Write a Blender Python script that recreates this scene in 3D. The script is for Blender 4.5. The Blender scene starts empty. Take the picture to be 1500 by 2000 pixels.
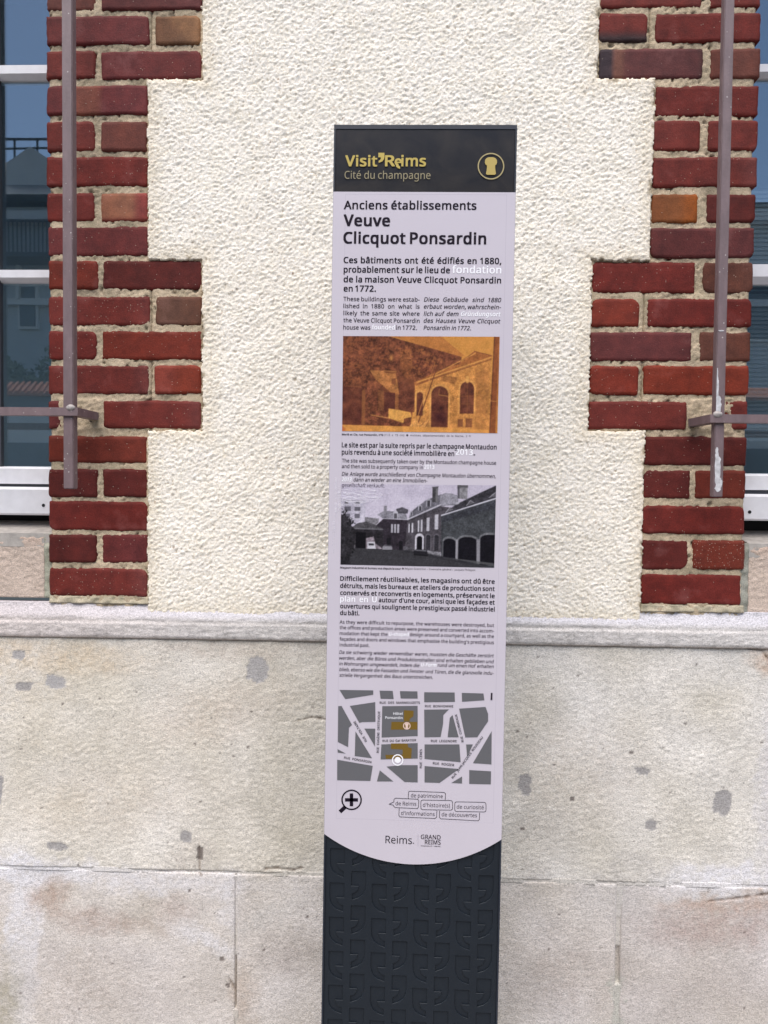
import bpy, bmesh, math, random
import numpy as np
from mathutils import Matrix, Vector

random.seed(7)
C = bpy.context.scene.collection
SC = bpy.context.scene
R = math.radians

# ------------------------------------------------------------------ camera
FPX = 1502.0                       # focal length in photo pixels (1500 x 2000)
DIST = 1.67
CAM_LOC = Vector((0.0, -DIST, 1.55))
CAM_ROT = (Matrix.Rotation(R(1.9), 3, 'Z') @ Matrix.Rotation(R(90 - 1.88), 3, 'X') @ Matrix.Rotation(R(0.56), 3, 'Z'))
cam_data = bpy.data.cameras.new("camera")
cam = bpy.data.objects.new("camera", cam_data)
C.objects.link(cam)
cam.matrix_world = Matrix.Translation(CAM_LOC) @ CAM_ROT.to_4x4()
cam_data.sensor_fit = 'VERTICAL'
cam_data.sensor_height = 36.0
cam_data.sensor_width = 27.0
cam_data.lens = 36.0 * FPX / 2000.0
cam_data.clip_start = 0.05
cam_data.clip_end = 500.0
SC.camera = cam

# ------------------------------------------------------------------ light
SUN_EL, SUN_AZ = 64.0, -165.0      # elevation, direction the light comes from (degrees; 180 = straight behind the camera)
world = bpy.data.worlds.new("World")
SC.world = world
world.use_nodes = True
wn = world.node_tree.nodes
wn.clear()
sky = wn.new('ShaderNodeTexSky')
sky.sky_type = 'NISHITA'
sky.sun_disc = False
sky.sun_elevation = R(SUN_EL)
sky.sun_rotation = R(SUN_AZ)
sky.dust_density = 0.8
sky.air_density = 1.0
bgn = wn.new('ShaderNodeBackground')
bgn.inputs['Strength'].default_value = 0.075
won = wn.new('ShaderNodeOutputWorld')
world.node_tree.links.new(sky.outputs[0], bgn.inputs[0])
world.node_tree.links.new(bgn.outputs[0], won.inputs[0])
sd = bpy.data.lights.new("sun", 'SUN')
sd.energy = 2.2
sd.angle = R(70)
sd.color = (1.0, 0.925, 0.835)
sun = bpy.data.objects.new("sun", sd)
C.objects.link(sun)
az = R(SUN_AZ)
to_sun = Vector((math.sin(az) * math.cos(R(SUN_EL)), math.cos(az) * math.cos(R(SUN_EL)), math.sin(R(SUN_EL))))
sun.rotation_euler = to_sun.to_track_quat('Z', 'Y').to_euler()
sun.location = to_sun * 20
SC.view_settings.view_transform = 'Standard'
SC.view_settings.look = 'None'
SC.view_settings.exposure = 1.32
SC.view_settings.gamma = 1.0
SC.view_settings.use_curve_mapping = False

# ------------------------------------------------------------------ helpers
def lin(c):
    c = c / 255.0
    return c / 12.92 if c <= 0.04045 else ((c + 0.055) / 1.055) ** 2.4

def rgb(r, g, b):
    return (lin(r), lin(g), lin(b))

def ray(px, py):
    return CAM_ROT @ Vector(((px - 750) / FPX, -(py - 1000) / FPX, -1.0))

def at(px, py, Y=0.0):
    """point of the vertical plane y = Y seen at a photo pixel"""
    d = ray(px, py)
    t = (Y - CAM_LOC.y) / d.y
    return CAM_LOC + d * t

def W(px, py, Y=0.0):
    p = at(px, py, Y)
    return (p.x, p.z)

def link(o, parent=None):
    C.objects.link(o)
    if parent is not None:
        o.parent = parent
    return o

def thing(name, label, cat, loc=(0, 0, 0), group=None):
    o = bpy.data.objects.new(name, None)
    C.objects.link(o)
    o.location = loc
    o.empty_display_size = 0.1
    o['label'] = label
    o['category'] = cat
    if group:
        o['group'] = group
    return o

def mesh_obj(name, verts, faces, mat, parent=None, smooth=False, cols=None, loc=None):
    """loc: origin of the parent, so that verts may be given in world space"""
    me = bpy.data.meshes.new(name)
    if loc is not None:
        verts = [(v[0] - loc[0], v[1] - loc[1], v[2] - loc[2]) for v in verts]
    me.from_pydata([tuple(v) for v in verts], [], faces)
    me.update()
    if mat is not None:
        me.materials.append(mat)
    if smooth:
        me.polygons.foreach_set('use_smooth', [True] * len(me.polygons))
    if cols is not None:
        ca = me.color_attributes.new('Col', 'FLOAT_COLOR', 'POINT')
        a = np.ones((len(me.vertices), 4), dtype=np.float32)
        cc = np.asarray(cols, dtype=np.float32)
        a[:, :cc.shape[1]] = cc
        ca.data.foreach_set('color', a.ravel())
    o = bpy.data.objects.new(name, me)
    link(o, parent)
    return o

def box_vf(x0, x1, y0, y1, z0, z1, base=0):
    v = [(x0, y0, z0), (x1, y0, z0), (x1, y1, z0), (x0, y1, z0), (x0, y0, z1), (x1, y0, z1), (x1, y1, z1), (x0, y1, z1)]
    f = [(0, 3, 2, 1), (4, 5, 6, 7), (0, 1, 5, 4), (1, 2, 6, 5), (2, 3, 7, 6), (3, 0, 4, 7)]
    return v, [tuple(i + base for i in q) for q in f]

class MB:
    def __init__(self):
        self.bm = bmesh.new()
    def box(self, x0, x1, y0, y1, z0, z1, bev=0.0):
        t = bmesh.new()
        v, f = box_vf(x0, x1, y0, y1, z0, z1)
        vs = [t.verts.new(p) for p in v]
        for q in f:
            t.faces.new([vs[i] for i in q])
        if bev > 0:
            bmesh.ops.bevel(t, geom=t.edges[:], offset=bev, segments=2, affect='EDGES', profile=0.5)
        self.merge(t)
        return self
    def merge(self, t):
        me = bpy.data.meshes.new('tmp')
        t.to_mesh(me)
        t.free()
        self.bm.from_mesh(me)
        bpy.data.meshes.remove(me)
    def poly(self, pts, y0, y1):
        """polygon in x,z extruded from y0 to y1"""
        n = len(pts)
        a = [self.bm.verts.new((p[0], y0, p[1])) for p in pts]
        b = [self.bm.verts.new((p[0], y1, p[1])) for p in pts]
        self.bm.faces.new(a)
        self.bm.faces.new(b[::-1])
        for i in range(n):
            self.bm.faces.new((a[i], b[i], b[(i + 1) % n], a[(i + 1) % n]))
        return self
    def profile(self, pts, x0, x1):
        """polygon in y,z extruded along x"""
        n = len(pts)
        a = [self.bm.verts.new((x0, p[0], p[1])) for p in pts]
        b = [self.bm.verts.new((x1, p[0], p[1])) for p in pts]
        self.bm.faces.new(a)
        self.bm.faces.new(b[::-1])
        for i in range(n):
            self.bm.faces.new((a[i], a[(i + 1) % n], b[(i + 1) % n], b[i]))
        return self
    def build(self, name, mat, parent=None, loc=None, smooth=False):
        bmesh.ops.recalc_face_normals(self.bm, faces=self.bm.faces[:])
        me = bpy.data.meshes.new(name)
        if loc is not None:
            bmesh.ops.translate(self.bm, verts=self.bm.verts[:], vec=-Vector(loc))
        self.bm.to_mesh(me)
        self.bm.free()
        me.materials.append(mat)
        if smooth:
            me.polygons.foreach_set('use_smooth', [True] * len(me.polygons))
        o = bpy.data.objects.new(name, me)
        link(o, parent)
        return o

def field(nx, nz, dx, lx, lz, ang, seed, cut=1.0):
    """band-limited random relief: correlation lengths lx, lz (metres), turned by ang degrees"""
    rs = np.random.RandomState(seed)
    w = np.fft.rfft2(rs.standard_normal((nz, nx)))
    kz = np.fft.fftfreq(nz, dx)[:, None]
    kx = np.fft.rfftfreq(nx, dx)[None, :]
    a = math.radians(ang)
    u = kx * math.cos(a) + kz * math.sin(a)
    v = -kx * math.sin(a) + kz * math.cos(a)
    r2 = (u * lx) ** 2 + (v * lz) ** 2
    flt = np.exp(-r2 * 2.2 * cut) * (1 - np.exp(-r2 * 6.0))
    f = np.fft.irfft2(w * flt, s=(nz, nx))
    return f / (f.std() + 1e-9)

def bfield(nx, nz, dx, l0, lmin, beta, ang, aniso, seed):
    """rough relief with many scales, from l0 down to lmin"""
    rs = np.random.RandomState(seed)
    w = np.fft.rfft2(rs.standard_normal((nz, nx)))
    kz = np.fft.fftfreq(nz, dx)[:, None]
    kx = np.fft.rfftfreq(nx, dx)[None, :]
    a = math.radians(ang)
    u = (kx * math.cos(a) + kz * math.sin(a)) * aniso
    v = (-kx * math.sin(a) + kz * math.cos(a))
    r2 = u * u + v * v + 1e-9
    flt = (r2 * l0 * l0 + 1.0) ** (-beta / 2) * (1 - np.exp(-r2 * l0 * l0 * 3)) * np.exp(-r2 * lmin * lmin * 0.6)
    f = np.fft.irfft2(w * flt, s=(nz, nx))
    return f / (f.std() + 1e-9)

def pebbles(nx, nz, dx, cell, seed, ang=0.0, aniso=1.0):
    """rounded grains thrown on a wall: 1 at a grain's top, 0 between grains"""
    rs = np.random.RandomState(seed)
    a = math.radians(ang)
    I, J = np.meshgrid(np.arange(nx) * dx, np.arange(nz) * dx)
    U = (I * math.cos(a) + J * math.sin(a)) / (cell * aniso) + 500
    V = (-I * math.sin(a) + J * math.cos(a)) / cell + 500
    ci, cj = np.floor(U).astype(int), np.floor(V).astype(int)
    tab = rs.uniform(0, 1, (256, 256, 3))
    best = np.full(U.shape, 9.0)
    for di in (-1, 0, 1):
        for dj in (-1, 0, 1):
            q = tab[(ci + di) % 256, (cj + dj) % 256]
            d = ((ci + di + q[..., 0] - U) ** 2 + (cj + dj + q[..., 1] - V) ** 2) / (0.45 + 0.75 * q[..., 2]) ** 2
            best = np.minimum(best, d)
    return np.sqrt(np.clip(1 - best, 0, 1))

def smooth_field(nx, nz, dx, l, seed):
    rs = np.random.RandomState(seed)
    w = np.fft.rfft2(rs.standard_normal((nz, nx)))
    kz = np.fft.fftfreq(nz, dx)[:, None]
    kx = np.fft.rfftfreq(nx, dx)[None, :]
    f = np.fft.irfft2(w * np.exp(-(kx ** 2 + kz ** 2) * l * l * 3), s=(nz, nx))
    f -= f.mean()
    return f / (f.std() + 1e-9)

def sstep(a, b, x):
    t = np.clip((x - a) / (b - a), 0, 1)
    return t * t * (3 - 2 * t)

def grid_obj(name, X, Z, Y, keep, mat, parent, cols=None, loc=None, smooth=True, back=None):
    """heightfield mesh; keep = boolean mask per cell; back: y of a skirt round the rectangle's rim"""
    nz, nx = X.shape
    idx = np.arange(nz * nx).reshape(nz, nx)
    a = idx[:-1, :-1][keep]; b = idx[:-1, 1:][keep]; c = idx[1:, 1:][keep]; d = idx[1:, :-1][keep]
    faces = np.stack([a, b, c, d], 1)
    used = np.zeros(nz * nx, bool)
    used[faces.ravel()] = True
    remap = np.cumsum(used) - 1
    faces = remap[faces]
    co = np.stack([X.ravel(), Y.ravel(), Z.ravel()], 1)[used].astype(np.float32)
    cc = None if cols is None else np.asarray(cols).reshape(nz * nx, -1)[used]
    if back is not None:                       # closed rim of the full rectangle
        ring = list(idx[0, :]) + list(idx[1:, -1]) + list(idx[-1, -2::-1]) + list(idx[-2:0:-1, 0])
        ring = [int(remap[i]) for i in ring]
        n0 = len(co)
        ext = co[ring].copy(); ext[:, 1] = back
        co = np.concatenate([co, ext])
        if cc is not None:
            cc = np.concatenate([cc, cc[ring]])
        m = len(ring)
        sk = np.array([(ring[(i + 1) % m], ring[i], n0 + i, n0 + (i + 1) % m) for i in range(m)])
        faces = np.concatenate([faces, sk])
    if loc is not None:
        co = co - np.array(loc, dtype=np.float32)
    me = bpy.data.meshes.new(name)
    me.vertices.add(len(co)); me.vertices.foreach_set('co', co.ravel().astype(np.float32))
    nf = len(faces)
    me.loops.add(nf * 4); me.loops.foreach_set('vertex_index', faces.ravel().astype(np.int32))
    me.polygons.add(nf)
    me.polygons.foreach_set('loop_start', np.arange(0, nf * 4, 4, dtype=np.int32))
    me.update(calc_edges=True)
    me.validate()
    if smooth:
        me.polygons.foreach_set('use_smooth', np.ones(nf, bool))
    if cc is not None:
        ca = me.color_attributes.new('Col', 'FLOAT_COLOR', 'POINT')
        A = np.ones((len(co), 4), dtype=np.float32)
        A[:, :cc.shape[1]] = cc
        ca.data.foreach_set('color', A.ravel())
    me.materials.append(mat)
    o = bpy.data.objects.new(name, me)
    link(o, parent)
    return o

# ------------------------------------------------------------------ materials
def newmat(name):
    m = bpy.data.materials.new(name)
    m.use_nodes = True
    nt = m.node_tree
    b = nt.nodes['Principled BSDF']
    return m, nt, b

def N(nt, kind, **kw):
    n = nt.nodes.new(kind)
    for k, v in kw.items():
        setattr(n, k, v)
    return n

def worldpos(nt, scale=(1, 1, 1)):
    g = N(nt, 'ShaderNodeNewGeometry')
    mp = N(nt, 'ShaderNodeMapping')
    mp.inputs['Scale'].default_value = scale
    nt.links.new(g.outputs['Position'], mp.inputs['Vector'])
    return mp.outputs['Vector']

def noise(nt, vec, scale, detail=3, rough=0.55, dist=0.0):
    n = N(nt, 'ShaderNodeTexNoise')
    n.inputs['Scale'].default_value = scale
    n.inputs['Detail'].default_value = detail
    n.inputs['Roughness'].default_value = rough
    n.inputs['Distortion'].default_value = dist
    nt.links.new(vec, n.inputs['Vector'])
    return n.outputs['Fac']

def ramp(nt, fac, stops):
    r = N(nt, 'ShaderNodeValToRGB')
    e = r.color_ramp.elements
    while len(e) > 1:
        e.remove(e[-1])
    e[0].position = stops[0][0]; e[0].color = (*stops[0][1], 1)
    for p, c in stops[1:]:
        q = e.new(p); q.color = (*c, 1)
    nt.links.new(fac, r.inputs['Fac'])
    return r.outputs['Color']

def mixc(nt, kind, fac, a, b):
    m = N(nt, 'ShaderNodeMix', data_type='RGBA', blend_type=kind)
    if isinstance(fac, (int, float)):
        m.inputs[0].default_value = fac
    else:
        nt.links.new(fac, m.inputs[0])
    for s, v in ((6, a), (7, b)):
        if isinstance(v, tuple):
            m.inputs[s].default_value = (*v, 1)
        else:
            nt.links.new(v, m.inputs[s])
    return m.outputs[2]

def bump(nt, b, h, strength, dist=0.002):
    bp = N(nt, 'ShaderNodeBump')
    bp.inputs['Strength'].default_value = strength
    bp.inputs['Distance'].default_value = dist
    nt.links.new(h, bp.inputs['Height'])
    nt.links.new(bp.outputs['Normal'], b.inputs['Normal'])
    return bp

def g3(v):
    return (v, v, v)

def plain(name, col, rough=0.5, spec=0.5, metal=0.0, var=0.0, vscale=30, bmp=0.0, bscale=400):
    m, nt, b = newmat(name)
    b.inputs['Base Color'].default_value = (*col, 1)
    b.inputs['Roughness'].default_value = rough
    b.inputs['Specular IOR Level'].default_value = spec
    b.inputs['Metallic'].default_value = metal
    if var > 0 or bmp > 0:
        v = worldpos(nt)
    if var > 0:
        c = ramp(nt, noise(nt, v, vscale, 4), [(0.3, g3(1 - var)), (0.7, g3(1 + var))])
        nt.links.new(mixc(nt, 'MULTIPLY', 1.0, c, col), b.inputs['Base Color'])
    if bmp > 0:
        bump(nt, b, noise(nt, v, bscale, 3), bmp, 0.001)
    return m

def m_stucco():
    m, nt, b = newmat('stucco_cream')
    at_ = N(nt, 'ShaderNodeAttribute', attribute_name='Col')
    v = worldpos(nt)
    f1 = ramp(nt, noise(nt, v, 260, 4, 0.6), [(0.36, (0.82, 0.78, 0.71)), (0.5, (0.99, 0.985, 0.975)), (0.66, (1.06, 1.06, 1.07))])
    f2 = ramp(nt, noise(nt, v, 22, 4, 0.6), [(0.3, (0.97, 0.96, 0.93)), (0.7, (1.03, 1.03, 1.04))])
    c = mixc(nt, 'MULTIPLY', 1.0, at_.outputs['Color'], f1)
    c = mixc(nt, 'MULTIPLY', 1.0, c, f2)
    nt.links.new(c, b.inputs['Base Color'])
    b.inputs['Roughness'].default_value = 0.9
    b.inputs['Specular IOR Level'].default_value = 0.2
    bump(nt, b, noise(nt, v, 300, 5, 0.7), 0.9, 0.003)
    return m

def m_stone():
    m, nt, b = newmat('limestone')
    at_ = N(nt, 'ShaderNodeAttribute', attribute_name='Col')
    v = worldpos(nt, (1, 1, 1.8))
    f1 = ramp(nt, noise(nt, v, 300, 4, 0.75), [(0.36, g3(0.60)), (0.5, g3(1.0)), (0.64, g3(1.22))])
    f2 = ramp(nt, noise(nt, v, 90, 5, 0.8), [(0.3, (0.88, 0.875, 0.865)), (0.7, (1.08, 1.08, 1.09))])
    vo = N(nt, 'ShaderNodeTexVoronoi')
    vo.inputs['Scale'].default_value = 62
    nt.links.new(worldpos(nt), vo.inputs['Vector'])
    pit = ramp(nt, vo.outputs['Distance'], [(0.05, g3(0.42)), (0.085, g3(1.0))])
    sel = ramp(nt, noise(nt, worldpos(nt), 9, 2), [(0.56, g3(0)), (0.62, g3(1))])
    c = mixc(nt, 'MULTIPLY', 1.0, at_.outputs['Color'], f1)
    c = mixc(nt, 'MULTIPLY', 1.0, c, f2)
    c = mixc(nt, 'MULTIPLY', sel, c, pit)
    nt.links.new(c, b.inputs['Base Color'])
    b.inputs['Roughness'].default_value = 0.88
    b.inputs['Specular IOR Level'].default_value = 0.25
    bump(nt, b, noise(nt, v, 260, 5, 0.75), 0.95, 0.0026)
    return m

def m_brick():
    m, nt, b = newmat('brick_glazed_red')
    at_ = N(nt, 'ShaderNodeAttribute', attribute_name='Col')
    v = worldpos(nt)
    f1 = ramp(nt, noise(nt, v, 28, 5, 0.62), [(0.28, (0.66, 0.66, 0.70)), (0.5, (1, 1, 1)), (0.74, (1.32, 1.26, 1.18))])
    f2 = ramp(nt, noise(nt, v, 500, 3, 0.6), [(0.3, g3(0.78)), (0.7, g3(1.2))])
    c = mixc(nt, 'MULTIPLY', 1.0, at_.outputs['Color'], f1)
    c = mixc(nt, 'MULTIPLY', 1.0, c, f2)
    # pale film in some places
    film = ramp(nt, noise(nt, v, 14, 4, 0.6), [(0.58, g3(0)), (0.78, g3(0.28))])
    c = mixc(nt, 'MIX', film, c, (0.25, 0.14, 0.14))
    # lime specks
    vo = N(nt, 'ShaderNodeTexVoronoi')
    vo.inputs['Scale'].default_value = 260
    nt.links.new(v, vo.inputs['Vector'])
    spk = ramp(nt, vo.outputs['Distance'], [(0.14, g3(0.8)), (0.24, g3(0))])
    sep = N(nt, 'ShaderNodeSeparateColor')
    nt.links.new(vo.outputs['Color'], sep.inputs[0])
    lt = N(nt, 'ShaderNodeMath', operation='LESS_THAN')
    nt.links.new(sep.outputs[0], lt.inputs[0])
    nt.links.new(at_.outputs['Alpha'], lt.inputs[1])
    mu = N(nt, 'ShaderNodeMath', operation='MULTIPLY')
    nt.links.new(spk, mu.inputs[0]); nt.links.new(lt.outputs[0], mu.inputs[1])
    c = mixc(nt, 'MIX', mu.outputs[0], c, (0.50, 0.40, 0.32))
    nt.links.new(c, b.inputs['Base Color'])
    b.inputs['Roughness'].default_value = 0.7
    b.inputs['Specular IOR Level'].default_value = 0.22
    h = N(nt, 'ShaderNodeMath', operation='ADD')
    nt.links.new(noise(nt, v, 350, 4, 0.6), h.inputs[0])
    nt.links.new(noise(nt, v, 90, 3, 0.5), h.inputs[1])
    bump(nt, b, h.outputs[0], 0.45, 0.0014)
    return m

def m_mortar():
    m, nt, b = newmat('lime_mortar')
    at_ = N(nt, 'ShaderNodeAttribute', attribute_name='Col')
    v = worldpos(nt)
    f1 = ramp(nt, noise(nt, v, 480, 4, 0.7), [(0.3, g3(0.62)), (0.5, g3(1.0)), (0.72, g3(1.3))])
    f2 = ramp(nt, noise(nt, v, 25, 4, 0.6), [(0.35, (0.72, 0.73, 0.68)), (0.65, (1.15, 1.13, 1.1))])
    c = mixc(nt, 'MULTIPLY', 1.0, at_.outputs['Color'], f1)
    c = mixc(nt, 'MULTIPLY', 1.0, c, f2)
    nt.links.new(c, b.inputs['Base Color'])
    b.inputs['Roughness'].default_value = 0.95
    bump(nt, b, noise(nt, v, 380, 4, 0.7), 0.9, 0.002)
    return m

def m_bar():
    m, nt, b = newmat('bar_paint_mauve_grey')
    v = worldpos(nt, (1, 1, 0.35))
    base = (0.165, 0.118, 0.125)
    f1 = ramp(nt, noise(nt, v, 60, 4, 0.6), [(0.3, g3(0.82)), (0.7, g3(1.15))])
    c = mixc(nt, 'MULTIPLY', 1.0, f1, base)
    v2 = worldpos(nt)
    vo = N(nt, 'ShaderNodeTexVoronoi')
    vo.inputs['Scale'].default_value = 75
    nt.links.new(v2, vo.inputs['Vector'])
    spk0 = ramp(nt, vo.outputs['Distance'], [(0.06, g3(0.8)), (0.12, g3(0))])
    spk = mixc(nt, 'MULTIPLY', 1.0, spk0, ramp(nt, noise(nt, v2, 12, 2), [(0.5, g3(0.1)), (0.6, g3(1))]))
    c = mixc(nt, 'MIX', spk, c, (0.55, 0.52, 0.5))
    nt.links.new(c, b.inputs['Base Color'])
    b.inputs['Roughness'].default_value = 0.48
    bump(nt, b, noise(nt, v2, 160, 3), 0.3, 0.001)
    return m

def m_glass():
    m = bpy.data.materials.new('window_glass')
    m.use_nodes = True
    nt = m.node_tree
    nt.nodes.clear()
    o = N(nt, 'ShaderNodeOutputMaterial')
    tr = N(nt, 'ShaderNodeBsdfTransparent'); tr.inputs[0].default_value = (0.74, 0.82, 0.86, 1)
    gl = N(nt, 'ShaderNodeBsdfGlossy'); gl.inputs['Roughness'].default_value = 0.012
    gl.inputs['Color'].default_value = (0.86, 0.94, 1.0, 1)
    mx = N(nt, 'ShaderNodeMixShader'); mx.inputs[0].default_value = 0.17
    bp = N(nt, 'ShaderNodeBump'); bp.inputs['Strength'].default_value = 0.03; bp.inputs['Distance'].default_value = 0.002
    nt.links.new(noise(nt, worldpos(nt), 7, 1), bp.inputs['Height'])
    nt.links.new(bp.outputs[0], gl.inputs['Normal'])
    nt.links.new(tr.outputs[0], mx.inputs[1]); nt.links.new(gl.outputs[0], mx.inputs[2])
    nt.links.new(mx.outputs[0], o.inputs[0])
    return m

def m_vcol(name, rough=0.35, spec=0.5):
    m, nt, b = newmat(name)
    at_ = N(nt, 'ShaderNodeAttribute', attribute_name='Col')
    nt.links.new(at_.outputs['Color'], b.inputs['Base Color'])
    b.inputs['Roughness'].default_value = rough
    b.inputs['Specular IOR Level'].default_value = spec
    return m

M = dict(
    stucco=m_stucco(), stone=m_stone(), brick=m_brick(), mortar=m_mortar(), bar=m_bar(), glass=m_glass(),
    print=m_vcol('photo_print', 0.4, 0.15),
    pvc=plain('white_window_frame', (0.78, 0.78, 0.82), 0.35, 0.5, var=0.05, vscale=40),
    gasket=plain('dark_stile', (0.05, 0.055, 0.065), 0.5),
    blind=plain('blind_slat_grey', (0.30, 0.29, 0.30), 0.6, var=0.1),
    room=plain('dark_room', (0.38, 0.40, 0.42), 0.9),
    hole=plain('drain_hole_black', (0.01, 0.01, 0.012), 0.8),
    navy=plain('sign_body_navy', (0.016, 0.021, 0.034), 0.42, 0.45, bmp=0.05, bscale=900),
    plate=plain('embossed_plate_navy', (0.0125, 0.017, 0.024), 0.5, 0.25, bmp=0.10, bscale=1400, var=0.06, vscale=25),
    paper=plain('sign_panel_lavender_white', (0.545, 0.505, 0.565), 0.3, 0.5, var=0.025, vscale=5, bmp=0.02, bscale=60),
    ink=plain('ink_black', (0.012, 0.008, 0.016), 0.5, 0.12),
    ink_soft=plain('ink_dark_grey', (0.035, 0.027, 0.04), 0.5, 0.12),
    white_ink=plain('ink_white', (0.86, 0.86, 0.90), 0.35),
    gold=plain('ink_gold', (0.46, 0.35, 0.07), 0.4),
    tan=plain('ink_tan', (0.27, 0.23, 0.13), 0.4),
    map_grey=plain('map_grey', (0.118, 0.118, 0.128), 0.4),
    map_brown=plain('map_brown', (0.165, 0.098, 0.012), 0.4),
    map_ring=plain('map_marker_pale', (0.70, 0.52, 0.45), 0.4),
    chip=plain('bare_chipped_paint', (0.50, 0.50, 0.52), 0.6, var=0.25, vscale=120),
    weld=plain('weld_bead', (0.34, 0.31, 0.30), 0.55, var=0.2, vscale=200, bmp=0.5, bscale=200),
)
def m_header():
    m, nt, b = newmat('header_black_gloss')
    v = worldpos(nt)
    c = ramp(nt, noise(nt, v, 14, 4, 0.6, 0.8), [(0.35, (0.017, 0.016, 0.018)), (0.7, (0.036, 0.031, 0.028))])
    nt.links.new(c, b.inputs['Base Color'])
    b.inputs['Roughness'].default_value = 0.2
    b.inputs['Specular IOR Level'].default_value = 0.28
    bump(nt, b, noise(nt, v, 45, 2), 0.04, 0.002)
    return m
M['header'] = m_header()

# ------------------------------------------------------------------ the building front
BLD = (-0.05, 0.0, 0.0)
building = thing('building', 'cream roughcast wall with red brick edges, two windows and a pale stone plinth', 'building', BLD)

LEFT = [  # y0, y1, [(x0, x1, colour, speck)]
    (-105, -47, [(92, 292, 'm', .02), (304, 394, 'r', .02)]),
    (-36, 22, [(92, 186, 'br', .01), (199, 395, 'p', .02)]),
    (32, 89, [(92, 292, 'm', .02), (304, 392, 'tan', .01)]),
    (101, 156, [(92, 187, 'r', .05), (198, 394, 'm', .06)]),
    (168, 226, [(92, 289, 'mp', .04)]),
    (238, 297, [(92, 186, 'r', .04), (198, 288, 'br', .05)]),
    (307, 365, [(92, 289, 'rd', .13)]),
    (378, 434, [(93, 185, 'rd', .02), (198, 289, 'peach', .03)]),
    (443, 500, [(95, 290, 'm', .03)]),
    (510, 566, [(96, 192, 'or', .03), (202, 394, 'dk', .03)]),
    (580, 636, [(96, 293, 'r', .22), (305, 394, 'brn', .01)]),
    (647, 703, [(96, 189, 'rd', .09), (201, 394, 'or', .06)]),
    (714, 770, [(96, 291, 'r', .05), (302, 393, 'or2', .05)]),
    (783, 837, [(96, 131, 'm', .03), (202, 393, 'r', .05)]),
    (852, 904, [(96, 288, 'or3', .03)]),
    (916, 971, [(96, 191, 'dk', .08), (202, 288, 'dk', .04)]),
    (979, 1036, [(97, 289, 'rd', .02)]),
    (1044, 1099, [(97, 190, 'dk', .03), (201, 290, 'm', .01)]),
    (1110, 1164, [(97, 288, 'r', .12)]),
]
RIGHT = [
    (-106, -50, [(1172, 1265, 'r', .02), (1280, 1484, 'm', .02)]),
    (-40, 16, [(1172, 1370, 'r', .04), (1387, 1484, 'r', .02)]),
    (27, 84, [(1169, 1264, 'burnt', .01), (1279, 1484, 'rd', .03)]),
    (96, 155, [(1169, 1372, 'burnt2', .02), (1387, 1484, 'br2', .02)]),
    (169, 228, [(1279, 1480, 'rd', .06)]),
    (236, 296, [(1274, 1367, 'r', .03), (1382, 1479, 'r', .03)]),
    (308, 367, [(1274, 1478, 'r', .05)]),
    (380, 436, [(1272, 1362, 'orange', .01), (1380, 1475, 'dk', .03)]),
    (446, 505, [(1269, 1472, 'p', .05)]),
    (513, 573, [(1156, 1357, 'rd', .07), (1372, 1470, 'brn2', .04)]),
    (584, 639, [(1154, 1248, 'or', .07), (1264, 1467, 'rd', .04)]),
    (649, 706, [(1152, 1350, 'p', .03), (1366, 1465, 'brn2', .02)]),
    (715, 772, [(1150, 1246, 'or', .12), (1256, 1461, 'or2', .04)]),
    (784, 839, [(1148, 1340, 'r', .07), (1414, 1459, 'r', .03)]),
    (853, 909, [(1257, 1457, 'dk', .04)]),
    (919, 974, [(1255, 1347, 'dk', .14), (1357, 1455, 'or3', .05)]),
    (988, 1043, [(1253, 1453, 'rd', .03)]),
    (1055, 1112, [(1252, 1343, 'dk', .03), (1352, 1453, 'orsp', .5)]),
    (1122, 1180, [(1252, 1446, 'rd', .02)]),
]
BC = dict(m=rgb(118, 50, 50), r=rgb(124, 48, 42), rd=rgb(122, 42, 36), dk=rgb(104, 38, 34), mp=rgb(116, 50, 52), p=rgb(110, 52, 52),
          br=rgb(122, 66, 58), br2=rgb(118, 64, 54), tan=rgb(122, 84, 62), peach=rgb(164, 104, 80), brn=rgb(112, 72, 58), brn2=rgb(112, 64, 52),
          orange=rgb(146, 84, 48), **{'or': rgb(134, 50, 36), 'or2': rgb(144, 56, 38), 'or3': rgb(126, 50, 38), 'orsp': rgb(134, 56, 42)},
          burnt=rgb(128, 50, 44), burnt2=rgb(104, 54, 54))

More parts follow.
